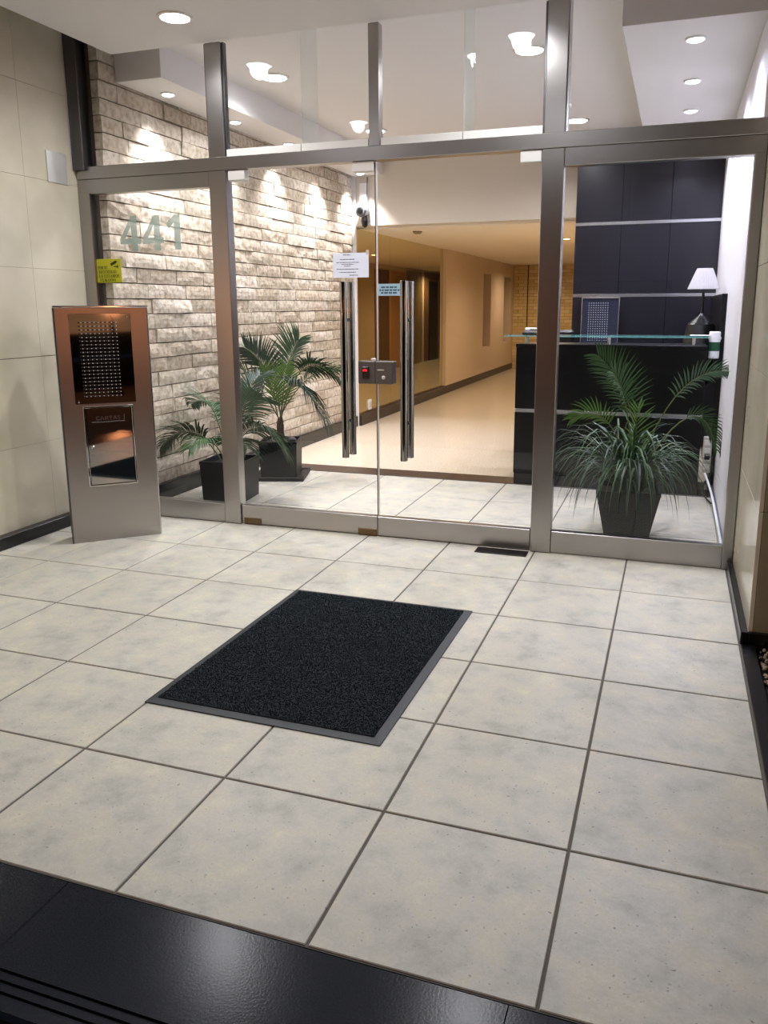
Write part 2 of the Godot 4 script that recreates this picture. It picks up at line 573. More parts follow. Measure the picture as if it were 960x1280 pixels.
func build_floor() -> void:
	var f := thing("floor", Vector3.ZERO, "cream stoneware tiles with dark joints on porch and lobby floor", "floor", "", "structure")
	box("bed", Vector3(-3.6, -0.3, -1.7), Vector3(0.52, -0.0035, 3.0), M.grout, f, 0.0)
	var xs := [-3.44, -3.0, -2.5, -2.0, -1.5, -1.0, -0.5, 0.0, 0.5]
	var zs := [-1.69, -1.1, -0.55, 0.0, 0.5, 1.0, 1.5, 2.0, 2.5, 3.0]
	var j := 0.0038
	for a in zs.size() - 1:
		for b in xs.size() - 1:
			var w: float = xs[b + 1] - xs[b] - 2 * j
			var d: float = zs[a + 1] - zs[a] - 2 * j
			var o := add_mesh("tile", tile_mesh(w, d), M.tile, f)
			o.position = Vector3((xs[b] + xs[b + 1]) / 2, rng.randf_range(-0.0005, 0.0003), (zs[a] + zs[a + 1]) / 2)
	# brown strip where the lobby tiles meet the terrazzo
	tag(box("threshold_strip", Vector3(-3.3, -0.05, -1.94), Vector3(0.5, 0.002, -1.695), M.threshold), "dark brown stone strip between white tiles and hall terrazzo", "threshold", "", "structure")
	tag(box("terrazzo_floor", Vector3(-3.6, -0.3, -17.6), Vector3(0.6, 0.0, -1.945), M.terrazzo), "polished beige terrazzo floor of the hall", "floor", "", "structure")
	# black granite step, grooved along the nosing
	var g := thing("granite_step", Vector3.ZERO, "black granite step edge with grooved nosing along the porch", "step", "", "structure")
	var prof := [[3.006, -0.04], [3.006, 0.0], [3.0075, 0.0015]]
	for z in [3.262, 3.285, 3.308]:
		prof.append_array([[z, 0.0015], [z + 0.002, -0.0035], [z + 0.007, -0.0035], [z + 0.009, 0.0015]])
	prof.append_array([[3.345, 0.0015], [3.356, -0.004], [3.36, -0.012], [3.36, -0.04]])
	var gx := [-4.33, -3.265, -2.195, -1.125, -0.055, 0.5]
	for i in gx.size() - 1:
		var st := mb()
		var x0: float = gx[i] + 0.0012
		var x1: float = gx[i + 1] - 0.0012
		for k in prof.size():
			var p: Array = prof[k]
			var q: Array = prof[(k + 1) % prof.size()]
			var dz: float = q[0] - p[0]
			var dy: float = q[1] - p[1]
			quad(st, Vector3(x0, p[1], p[0]), Vector3(x1, p[1], p[0]), Vector3(x1, q[1], q[0]), Vector3(x0, q[1], q[0]), Vector3(0, dz, -dy))
		obj("slab", st, M.granite, g)
	box("riser", Vector3(-4.33, -0.32, 3.0), Vector3(0.5, -0.041, 3.335), M.granite, g, 0.0)
	# planting strip on the right
	tag(box("trim_1", Vector3(0.505, -0.3, 0.996), Vector3(0.556, 0.006, 3.36), M.black_base), "black granite kerb between porch tiles and gravel bed", "kerb", "", "structure")
	tag(box("gravel_bed", Vector3(0.556, -0.3, 0.996), Vector3(2.4, -0.03, 3.36), M.soil), "dark earth bed under the gravel right of the porch", "bed", "", "structure")
	var pm := SphereMesh.new()
	pm.radius = 0.5
	pm.height = 0.7
	pm.radial_segments = 7
	pm.rings = 4
	var mm := MultiMesh.new()
	mm.transform_format = MultiMesh.TRANSFORM_3D
	mm.use_colors = true
	mm.mesh = pm
	mm.instance_count = 2600
	for i in 2600:
		var s := rng.randf_range(0.011, 0.024)
		var bs := Basis.from_euler(Vector3(rng.randf() * 6, rng.randf() * 6, rng.randf() * 6)).scaled(Vector3(s, s * 0.8, s * 1.2))
		mm.set_instance_transform(i, Transform3D(bs, Vector3(0.572 + 0.75 * pow(rng.randf(), 1.3), -0.024 + rng.randf() * 0.026, rng.randf_range(1.02, 3.3))))
		var v := rng.randf_range(0.25, 1.0)
		mm.set_instance_color(i, Color(v, v * 0.97, v * 0.9))
	var pb := M.pebble as StandardMaterial3D
	pb.vertex_color_use_as_albedo = true
	var mi := MultiMeshInstance3D.new()
	mi.name = "gravel"
	mi.multimesh = mm
	mi.material_override = pb
	add_child(mi, true)
	tag(mi, "beige and brown gravel in the bed right of the porch", "gravel", "", "stuff")

# ---------------------------------------------------------------- walls of porch and lobby
func build_walls() -> void:
	# left porch wall: polished porcelain panels
	var w := thing("wall_left", Vector3.ZERO, "polished cream porcelain wall left of the glass front", "wall", "", "structure")
	box("backing", Vector3(-3.7, -0.3, -0.02), Vector3(-3.438, 3.2, 3.01), M.porcelain_joint, w, 0.0)
	var ys := [0.0, 0.555, 1.07, 1.585, 2.10, 2.615, 3.05]
	var zs := [-0.02, 0.44, 1.47, 2.5, 3.02]
	for a in ys.size() - 1:
		for b in zs.size() - 1:
			box("panel", Vector3(-3.45, ys[a] + (0.0018 if a == 2 else 0.0006), zs[b] + 0.0005), Vector3(-3.43, ys[a + 1] - (0.0018 if a == 1 else 0.0006), zs[b + 1] - 0.0005), M.porcelain, w, 0.0005)
	tag(box("baseboard_left", Vector3(-3.43, 0.0, 0.02), Vector3(-3.37, 0.075, 3.0), M.black_base, null, 0.004), "black baseboard under the cream porcelain wall", "baseboard", "", "structure")
	# right porch wall and the end of its pier
	w = thing("wall_right", Vector3.ZERO, "cream porcelain pier right of the glass front", "wall", "", "structure")
	box("backing", Vector3(0.538, -0.3, 0.0), Vector3(2.6, 3.2, 0.968), M.porcelain_joint, w, 0.0)
	ys = [0.03, 0.555, 1.07, 1.535, 2.05, 2.565, 3.05]
	for a in ys.size() - 1:
		box("panel", Vector3(0.528, ys[a] + 0.0011, 0.0), Vector3(0.545, ys[a + 1] - 0.0011, 0.978), M.porcelain, w, 0.0012)
		box("end_panel", Vector3(0.5462, ys[a] + 0.0011, 0.96), Vector3(2.6, ys[a + 1] - 0.0011, 0.978), M.porcelain_warm, w, 0.0012)
	var st := mb()
	bx(st, Vector3(0.5, 0.0, 0.02), Vector3(0.53, 0.055, 0.995), 0.003)
	bx(st, Vector3(0.53, 0.0, 0.97), Vector3(2.6, 0.055, 0.995), 0.003)
	tag(obj("baseboard_right", st, M.black_base), "black baseboard round the foot of the cream pier", "baseboard", "", "structure")
	# stone wall of the lobby, every stone by itself
	var sw := thing("stone_wall", Vector3.ZERO, "split cream stone wall in courses on the left of the lobby", "wall", "", "structure")
	box("backing", Vector3(-3.6, 0.0, -4.17), Vector3(-3.30, 3.1, -0.066), M.mortar, sw, 0.0)
	var nz := noise(5.0, 3, 5)
	var y := 0.105
	var row := 0
	while y < 2.93:
		var h := 0.1005 if y < 2.6 else 0.104
		var z := -0.047
		var first := true
		while z > -4.168:
			var ln := rng.randf_range(0.27, 0.52)
			if first:
				ln = rng.randf_range(0.12, 0.45)
				first = false
			if z - ln < -4.05: ln = z + 4.168
			stone(sw, z - ln, z, y, y + h, nz)
			z -= ln
		y += h
		row += 1
	# white corner strip where the stone ends
	tag(box("trim_2", Vector3(-3.30, 0.0, -4.2), Vector3(-3.215, 2.74, -4.165), M.white_paint), "white painted corner strip at the end of the stone wall", "trim", "", "structure")
	tag(box("baseboard_lobby", Vector3(-3.31, 0.0, -4.16), Vector3(-3.213, 0.12, -0.047), M.black_base, null, 0.004), "black baseboard along the foot of the stone wall", "baseboard", "", "structure")
	# right lobby wall
	tag(box("wall_lobby", Vector3(0.5, 0.0, -4.2), Vector3(0.75, 3.1, -0.01), M.wall_paint, null, 0.0), "smooth white painted wall on the right of the lobby", "wall", "", "structure")
	tag(box("trim_3", Vector3(0.488, 0.0, -1.79), Vector3(0.5, 0.07, -0.06), M.plastic_grey), "grey skirting along the white lobby wall", "baseboard", "", "structure")
	# bulkhead over the mouth of the hall
	tag(box("wall_bulkhead", Vector3(-3.3, 2.215, -4.4), Vector3(-0.6, 3.1, -4.2), M.cream_paint, null, 0.003), "cream bulkhead over the mouth of the low hall", "wall", "", "structure")

func stone(parent: Node, z0: float, z1: float, y0: float, y1: float, nz: FastNoiseLite) -> void:
	var st := mb()
	var g := 0.0021
	var nx := maxi(3, int((z1 - z0) / 0.06))
	var ny := 3
	var out := rng.randf_range(-0.006, 0.006)
	var tilt := rng.randf_range(-0.003, 0.003)
	var lean := rng.randf_range(-0.003, 0.003)
	var amp := rng.randf_range(0.001, 0.008)
	var sd := rng.randf() * 100
	var dy0 := rng.randf_range(0.0, 0.0025)
	var dy1 := rng.randf_range(0.0, 0.0025)
	var p := []
	for i in nx + 1:
		var col := []
		for k in ny + 1:
			var u := float(i) / nx
			var v := float(k) / ny
			var z := lerpf(z0 + g, z1 - g, u)
			var yy := lerpf(y0 + g + dy0, y1 - g - dy1, v)
			if k == 0 or k == ny: yy += nz.get_noise_2d(z * 3 + sd, yy * 3) * 0.003
			var e := 1.0 if i > 0 and i < nx and k > 0 and k < ny else 0.0
			var x := -3.25 + out + tilt * (u - 0.5) * 2 + lean * (v - 0.5) * 2 + nz.get_noise_3d(z, yy, sd) * amp * 1.6 + (0.0012 if e > 0 else -0.0018)
			col.append(Vector3(x, yy, z))
		p.append(col)
	for i in nx:
		for k in ny:
			quad(st, p[i][k], p[i + 1][k], p[i + 1][k + 1], p[i][k + 1], Vector3.RIGHT)
	var back := func(v: Vector3) -> Vector3: return Vector3(-3.31, v.y, v.z)
	for i in nx:
		quad(st, p[i][0], p[i + 1][0], back.call(p[i + 1][0]), back.call(p[i][0]), Vector3.DOWN)
		quad(st, p[i][ny], p[i + 1][ny], back.call(p[i + 1][ny]), back.call(p[i][ny]), Vector3.UP)
	for k in ny:
		quad(st, p[0][k], p[0][k + 1], back.call(p[0][k + 1]), back.call(p[0][k]), Vector3.FORWARD)
		quad(st, p[nx][k], p[nx][k + 1], back.call(p[nx][k + 1]), back.call(p[nx][k]), Vector3.BACK)
	obj("stone", st, M["stone%d" % (rng.randi() % 5)], parent)

# ---------------------------------------------------------------- ceilings
func build_ceilings() -> void:
	tag(box("ceiling_slab", Vector3(-4.0, 3.05, -17.8), Vector3(2.7, 3.3, 3.6), M.ceiling, null, 0.0), "white structural slab above the lowered ceilings", "ceiling", "", "structure")
	tag(box("ceiling_porch", Vector3(-3.11, 2.83, 0.0), Vector3(2.6, 2.93, 3.5), M.ceiling, null, 0.004), "flat white lowered ceiling of the porch", "ceiling", "", "structure")
	tag(box("ceiling", Vector3(-2.92, 2.92, -4.2), Vector3(0.5, 3.05, -0.06), M.ceiling, null, 0.0), "flat white lobby ceiling behind the glass front", "ceiling", "", "structure")
	tag(box("ceiling_soffit", Vector3(-3.24, 2.735, -4.2), Vector3(-2.905, 3.05, -0.2), M.ceiling, null, 0.002), "white boxed soffit along the top of the stone wall", "soffit", "", "structure")
	tag(box("ceiling_soffit", Vector3(-0.18, 2.735, -3.8), Vector3(0.5, 3.05, -0.22), M.white_paint, null, 0.002), "white boxed soffit over the reception desk", "soffit", "", "structure")

# ---------------------------------------------------------------- hall
func build_hall() -> void:
	tag(box("ceiling_hall", Vector3(-3.6, 2.2, -17.6), Vector3(-0.6, 2.4, -4.4), M.hall_ceiling, null, 0.0), "low cream ceiling of the warm lit hall", "ceiling", "", "structure")
	# golden mirror in three panels
	var m := thing("mirror", Vector3(-3.25, 0.12, 0), "golden tinted wall mirror in three tall panels along the hall", "mirror")
	box("backing", Vector3(-0.05, 0, -7.9), Vector3(-0.009, 2.08, -4.2), M.mirror_joint, m, 0.0)
	var zs := [-4.2, -5.39, -6.61, -7.85]
	for i in 3:
		box("mirror_panel", Vector3(-0.009, 0, zs[i + 1] + 0.002), Vector3(0, 2.08, zs[i] - 0.002), M.mirror, m, 0.0008)
	var w := thing("wall_hall", Vector3.ZERO, "warm beige panelled hall wall with two dark niches", "wall", "", "structure")
	# wall built round the niches
	var st := mb()
	var n := [[-11.05, -10.4], [-13.0, -12.28]]
	bx(st, Vector3(-3.5, 0.0, -10.4), Vector3(-3.2, 2.2, -7.86))
	bx(st, Vector3(-3.5, 0.0, -12.28), Vector3(-3.2, 2.2, -11.05))
	bx(st, Vector3(-3.5, 0.0, -13.4), Vector3(-3.2, 2.2, -13.0))
	for k in n:
		bx(st, Vector3(-3.5, 0.0, k[0]), Vector3(-3.2, 0.59, k[1]))
		bx(st, Vector3(-3.5, 1.93, k[0]), Vector3(-3.2, 2.2, k[1]))
	obj("panelling", st, M.hall_paint, w)
	for k in n:
		box("niche", Vector3(-3.5, 0.59, k[0]), Vector3(-3.36, 1.93, k[1]), M.niche, w, 0.0)
	tag(box("baseboard_hall", Vector3(-3.3, 0.0, -13.3), Vector3(-3.19, 0.12, -4.21), M.brown_base, null, 0.004), "dark brown baseboard along mirror and hall wall", "baseboard", "", "structure")
	tag(box("wall_mirror_back", Vector3(-3.6, 0.0, -7.9), Vector3(-3.3, 2.2, -4.17), M.cream_paint, null, 0.0), "wall that carries the golden mirror", "wall", "", "structure")
	# end wall of small golden bricks
	var e := thing("wall_end", Vector3.ZERO, "wall of small golden glazed bricks at the far end of hall", "wall", "", "structure")
	box("backing", Vector3(-3.5, 0.0, -13.5), Vector3(-1.75, 2.2, -13.316), M.mirror_joint, e, 0.0)
	var sts := [mb(), mb(), mb()]
	var y := 0.0
	var row := 0
	while y < 2.19:
		var x := -3.2 - (0.11 if row % 2 else 0.0)
		while x < -1.76:
			var lo := maxf(x, -3.2)
			var hi := minf(x + 0.218, -1.75)
			var d := rng.randf_range(0.0, 0.008)
			if hi - lo > 0.02 and not (lo < -2.88 and hi > -2.905):
				bx(sts[rng.randi() % 3], Vector3(lo + 0.002, y + 0.002, -13.33), Vector3(hi - 0.002, minf(y + 0.07, 2.2) - 0.002, -13.30 + d), 0.0)
			elif hi - lo > 0.02:
				bx(sts[0], Vector3(lo + 0.002, y + 0.002, -13.33), Vector3(-2.905, minf(y + 0.07, 2.2) - 0.002, -13.30 + d), 0.0)
				bx(sts[1], Vector3(-2.88, y + 0.002, -13.33), Vector3(maxf(hi - 0.002, -2.86), minf(y + 0.07, 2.2) - 0.002, -13.30 + d), 0.0)
			x += 0.22
		y += 0.07
		row += 1
	for i in 3:
		tag(obj("brickwork", sts[i], M.hall_brick[i], e), "", "", "", "stuff")
	# right side of the hall, seen in the mirror
	var r := thing("wall_right_hall", Vector3.ZERO, "right wall of the hall with dark wood panels, seen in the mirror", "wall", "", "structure")
	box("plaster", Vector3(-0.8, 0.0, -17.6), Vector3(-0.6, 2.2, -4.2), M.hall_paint, r, 0.0)
	box("wood_panel", Vector3(-0.83, 0.0, -12.2), Vector3(-0.8, 2.1, -11.4), M.brown_wood, r, 0.002)
	box("wood_panel", Vector3(-0.82, 0.0, -13.4), Vector3(-0.8, 2.1, -12.25), M.orange_wood, r, 0.002)
	box("wood_panel", Vector3(-0.85, 0.0, -14.55), Vector3(-0.8, 2.14, -13.5), M.olive_wood, r, 0.002)
	box("skirting", Vector3(-0.82, 0.0, -11.4), Vector3(-0.8, 0.1, -4.4), M.brown_base, r, 0.002)
	var d := thing("door_3", Vector3.ZERO, "dark hall door in a pale metal frame, seen in the mirror", "door", "", "structure")
	box("surround", Vector3(-0.815, 0.0, -16.42), Vector3(-0.8, 2.16, -14.87), M.brown_wood, d, 0.001)
	box("leaf", Vector3(-0.83, 0.0, -16.0), Vector3(-0.815, 1.95, -15.22), M.dark_door, d, 0.001)
	var fr := mb()
	bx(fr, Vector3(-0.84, 0.0, -16.05), Vector3(-0.815, 1.99, -16.0), 0.001)
	bx(fr, Vector3(-0.84, 1.95, -16.0), Vector3(-0.815, 1.99, -15.2), 0.001)
	obj("door_frame", fr, M.alu, d)
	tag(box("wall_back", Vector3(-3.5, 0.0, -17.8), Vector3(-0.6, 2.2, -17.6), M.hall_paint, null, 0.0), "closing wall at the very back of the hall", "wall", "", "structure")
	# black panelled wall behind the desk
	var k := thing("wall_reception", Vector3.ZERO, "glossy black panelled wall with steel strips behind the reception desk", "wall", "", "structure")
	box("core", Vector3(-0.8, 0.0, -4.15), Vector3(0.5, 3.05, -3.83), M.desk_black, k, 0.0)
	for a in [[0.08, 1.432], [1.462, 2.098], [2.128, 2.735]]:
		for b in [[-0.8, -0.376], [-0.374, 0.063], [0.065, 0.5]]:
			box("panel", Vector3(b[0] + 0.0005, a[0], -3.835), Vector3(b[1] - 0.0005, a[1], -3.8), M.black_lam, k, 0.001)
	for yy in [1.447, 2.113]:
		box("metal_strip", Vector3(-0.8, yy - 0.014, -3.825), Vector3(0.5, yy + 0.014, -3.796), M.alu, k, 0.001)
	tag(box("wall_cladding", Vector3(0.466, 0.0, -3.79), Vector3(0.5, 1.432, -1.83), M.desk_black, null, 0.002), "black cladding on the lower white wall beside the desk", "wall panel", "", "structure")

# ---------------------------------------------------------------- glass front
func build_front() -> void:
	var f := thing("entrance_frame", Vector3.ZERO, "brushed steel frame of the glass entrance front", "frame", "", "structure")
	var s: Material = M.steel
	# tall mullions
	for x in [[-2.483, -2.37], [-0.527, -0.415]]:
		box("mullion", Vector3(x[0], 0.0, -0.075), Vector3(x[1], 2.138, 0.0), s, f, 0.003)
		box("mullion", Vector3(x[0] + 0.006, 2.212, -0.075), Vector3(x[1] - 0.002, 2.83, -0.006), s, f, 0.003)
		box("glazing_bead", Vector3(x[0] - 0.006, 2.212, -0.05), Vector3(x[0] + 0.006, 2.83, -0.02), M.steel_dark, f, 0.002)
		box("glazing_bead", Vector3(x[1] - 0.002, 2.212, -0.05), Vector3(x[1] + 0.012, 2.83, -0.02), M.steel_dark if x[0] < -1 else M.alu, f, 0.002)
	box("mullion", Vector3(-1.474, 2.212, -0.06), Vector3(-1.412, 2.828, -0.004), s, f, 0.003)
	# side posts
	box("side_post", Vector3(-3.43, 0.0, -0.06), Vector3(-3.345, 2.06, 0.0), s, f, 0.003)
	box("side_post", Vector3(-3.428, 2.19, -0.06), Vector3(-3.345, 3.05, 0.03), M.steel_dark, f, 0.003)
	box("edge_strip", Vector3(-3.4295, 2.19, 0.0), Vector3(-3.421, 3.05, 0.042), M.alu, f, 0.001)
	box("side_post", Vector3(0.475, 0.0, -0.06), Vector3(0.527, 2.06, 0.0), s, f, 0.003)
	# transom: a slim member all across, a second one under it over the side lights
	box("transom", Vector3(-3.43, 2.139, -0.075), Vector3(0.527, 2.212, 0.004), s, f, 0.003)
	for x in [[-3.43, -2.484], [-0.414, 0.527]]:
		box("transom", Vector3(x[0], 2.05, -0.07), Vector3(x[1], 2.138, -0.001), s, f, 0.003)
	# bright glazing channel on the transom
	for x in [[-2.36, -1.885], [-1.88, -1.48], [-1.405, -0.952], [-0.947, -0.53]]:
		box("glazing_channel", Vector3(x[0], 2.208, -0.045), Vector3(x[1], 2.252, -0.008), M.satin, f, 0.001)
	# bottom rails of the side lights
	box("bottom_rail", Vector3(-3.345, 0.002, -0.055), Vector3(-2.484, 0.124, -0.004), s, f, 0.003)
	box("bottom_rail", Vector3(-0.414, 0.002, -0.055), Vector3(0.475, 0.126, -0.004), s, f, 0.003)
	# panes
	var wn := 1
	for a in [[-3.34, -2.486, 0.122, 2.052, "tall clear pane left of the double door, with the house number"],
			[-0.412, 0.474, 0.124, 2.052, "tall clear pane right of the double door, before the potted grass"],
			[-3.34, -2.478, 2.213, 3.04, "upper pane over the house number pane"],
			[-2.36, -1.883, 2.24, 3.04, "upper pane between left mullion and left glass fin"],
			[-1.881, -1.476, 2.24, 3.04, "upper pane between left glass fin and short middle mullion"],
			[-1.41, -0.951, 2.24, 3.04, "upper pane between short middle mullion and right glass fin"],
			[-0.949, -0.53, 2.24, 3.04, "upper pane between right glass fin and right mullion"],
			[-0.40, 0.5, 2.213, 3.04, "upper pane over the right side light before the bluish soffit"]]:
		var o := box("window_%d" % wn, Vector3(a[0], a[2], -0.035), Vector3(a[1], a[3], -0.025), M.glass, null, 0.0)
		tag(o, a[4], "window", "", "structure")
		wn += 1
	# glass fins that stiffen the upper panes
	for x in [-1.882, -0.95]:
		tag(box("glass_fin", Vector3(x - 0.006, 2.255, -0.24), Vector3(x + 0.006, 2.92, -0.037), M.glass_fin, null, 0.001), "vertical glass stiffening fin " + ("left" if x < -1.5 else "right") + " of the short middle mullion", "glass fin", "glass fins")

# ---------------------------------------------------------------- double door
func build_doors() -> void:
	for side in [0, 1]:
		var d := thing("door_%d" % (side + 1), Vector3.ZERO, "frameless glass door leaf on the %s with steel bottom rail and tubular handles" % ["left, carrying the white notice", "right, carrying the blue sticker"][side], "door", "", "structure")
		var x0: float = [-2.362, -1.441][side]
		var x1: float = [-1.447, -0.532][side]
		box("glass", Vector3(x0, 0.11, -0.036), Vector3(x1, 2.128, -0.026), M.glass, d, 0.0)
		box("bottom_rail", Vector3(x0, 0.006, -0.054), Vector3(x1, 0.124, -0.008), M.steel, d, 0.003)
		# glass edge at the meeting line
		var e: float = x1 if side == 0 else x0
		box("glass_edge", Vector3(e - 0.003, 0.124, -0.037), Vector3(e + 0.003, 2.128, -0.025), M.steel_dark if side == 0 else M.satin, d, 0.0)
		# handles: one tube outside, one inside, on stand-offs
		var hx: float = [-1.625, -1.262][side]
		for z in [0.032, -0.078]:
			var st := mb()
			lathe(st, [[0.019, 0.48], [0.021, 0.482], [0.021, 1.492], [0.019, 1.494]], Vector3(hx + (0.0 if z > 0 else 0.002), 0, z), 20)
			var h := obj("handle", st, M.polished, d)
			for y in [0.69, 1.28]:
				var b := mb()
				tube(b, [Vector3(hx, y, -0.026 if z > 0 else -0.036), Vector3(hx, y, z)], 0.010, 10)
				obj("standoff", b, M.polished, h)
		# patch fittings
		var px: float = [-2.357, -0.640][side]
		box("patch_fitting", Vector3(px, 2.078, -0.06), Vector3(px + 0.11, 2.137, -0.004), M.satin, d, 0.003)
		var q: float = [-1.575, -1.438][side]
		if side == 0:
			box("patch_fitting", Vector3(q, 2.083, -0.06), Vector3(q + 0.125, 2.137, -0.006), M.satin, d, 0.003)
			box("pivot_plate", Vector3(-2.349, 0.002, -0.056), Vector3(-2.226, 0.045, -0.004), M.brass, d, 0.002)
			box("pivot_plate", Vector3(-1.569, 0.002, -0.056), Vector3(-1.449, 0.046, -0.004), M.brass, d, 0.002)
		# lock case: half on each leaf
		var lx: float = [-1.551, -1.446][side]
		var l := box("lock_case", Vector3(lx, 0.917, -0.07), Vector3(lx + 0.104, 1.046, 0.004), M.lock_grey, d, 0.003)
		if side == 0:
			box("reader", Vector3(-1.524, 0.945, 0.004), Vector3(-1.482, 1.018, 0.018), M.plastic_black, l, 0.006)
			box("red_display", Vector3(-1.517, 0.99, 0.0175), Vector3(-1.491, 1.0, 0.0195), M.red, l, 0.001)
			box("latch_cap", Vector3(-1.478, 1.046, -0.04), Vector3(-1.448, 1.062, -0.012), M.satin, l, 0.002)
		else:
			var kc := mb()
			lathe(kc, [[0.011, 0.0], [0.011, 0.004], [0.006, 0.006]], Vector3.ZERO, 14, true, true, Transform3D(Basis(Vector3.RIGHT, PI / 2), Vector3(-1.395, 0.955, 0.004)))
			obj("key_cylinder", kc, M.satin, l)
			box("name_plate", Vector3(-1.432, 0.995, 0.0035), Vector3(-1.392, 1.001, 0.0055), M.satin, l, 0.0006)
	tag(box("floor_plate", Vector3(-0.82, 0.0, 0.02), Vector3(-0.53, 0.006, 0.115), M.plastic_black, null, 0.002), "black floor closer plate before the right door leaf", "floor plate")

# ---------------------------------------------------------------- lettering, signs
func build_signs() -> void:
	var n := thing("house_number", Vector3(-2.915, 1.80, -0.0245), "frosted green house number 441 stuck on the left pane", "house number")
	for i in 3:
		var tm := words(["4", "4", "1"][i], 0.205, M.frost, n, Vector3([-0.165, 0.002, 0.165][i], 0, 0.0005), Basis.IDENTITY, true, 0.001)
		tm.name = "digit" if i == 0 else "digit_%03d" % i
	var y := thing("warning_sign", Vector3(-3.2555, 1.584, -0.0245), "small yellow security filming sign with camera picture on left pane", "sign")
	box("plate", Vector3(-0.0935, -0.073, 0.0), Vector3(0.0935, 0.073, 0.002), M.yellow, y, 0.0008)
	var ln := ["POR SU", "SEGURIDAD", "LO ESTAMOS", "FILMANDO"]
	for i in 4:
		var hgt := 0.0195
		words(ln[i], hgt, M.ink_dark, y, Vector3([-0.046, -0.011, -0.001, -0.013][i], 0.020 - i * 0.0262, 0.0024), Basis.from_scale(Vector3([0.73, 0.81, 0.87, 0.79][i], 1, 1)), true, 0.0004, "Droid Serif")
	var st := mb()
	var t := Transform3D(Basis(Vector3.BACK, 0.42), Vector3(0.037, 0.046, 0.0026))
	bx(st, Vector3(-0.022, -0.008, -0.0004), Vector3(0.022, 0.008, 0.0006), 0.0, t)
	bx(st, Vector3(0.022, -0.006, -0.0004), Vector3(0.028, 0.006, 0.0006), 0.0, t)
	bx(st, Vector3(0.066, 0.014, 0.0022), Vector3(0.072, 0.034, 0.0032), 0.0)
	bx(st, Vector3(0.040, 0.022, 0.0022), Vector3(0.068, 0.028, 0.0032), 0.0)
	obj("camera_picture", st, M.ink_dark, y)
	var p := thing("paper_notice", Vector3(-1.599, 1.585, -0.0235), "white typed paper notice taped to the left door leaf", "notice")
	box("sheet", Vector3(-0.109, -0.068, -0.0008), Vector3(0.109, 0.068, 0.0004), M.paper, p, 0.0)
	box("tape", Vector3(0.095, 0.058, 0.0004), Vector3(0.112, 0.082, 0.001), M.satin, p, 0.0)
	var rows := [[0.058, -0.045, -0.005, 0.5], [0.033, -0.066, 0.02, 1.0], [0.016, -0.088, 0.046, 1.0], [0.006, -0.056, 0.012, 1.0], [-0.004, -0.040, -0.005, 1.0], [-0.021, -0.087, 0.046, 1.0], [-0.038, -0.07, 0.028, 1.0], [-0.055, -0.008, 0.04, 0.8]]
	st = mb()
	for r in rows:
		var x: float = r[1]
		while x < r[2]:
			var wl := minf(rng.randf_range(0.006, 0.02), r[2] - x + 0.004)
			bx(st, Vector3(x, r[0] - 0.0017, 0.0004), Vector3(x + wl, r[0] + 0.0017, 0.0009), 0.0)
			x += wl + 0.003
	tag(obj("typed_lines", st, M.ink, p), "", "", "", "stuff")
	var b := thing("door_sticker", Vector3(-1.368, 1.447, -0.0245), "small pale blue sticker with dark text on the right door leaf", "sticker")
	box("film", Vector3(-0.066, -0.033, 0.0), Vector3(0.066, 0.033, 0.0006), M.sticker, b, 0.0)
	st = mb()
	for r in [[0.014, -0.048, 0.042], [-0.002, -0.058, 0.058], [-0.017, -0.048, 0.048]]:
		var x: float = r[1]
		while x < r[2]:
			var wl := minf(rng.randf_range(0.01, 0.026), r[2] - x + 0.004)
			bx(st, Vector3(x, r[0] - 0.0042, 0.0004), Vector3(x + wl, r[0] + 0.0042, 0.0011), 0.0)
			x += wl + 0.005
	tag(obj("printed_lines", st, M.ink_blue, b), "", "", "", "stuff")

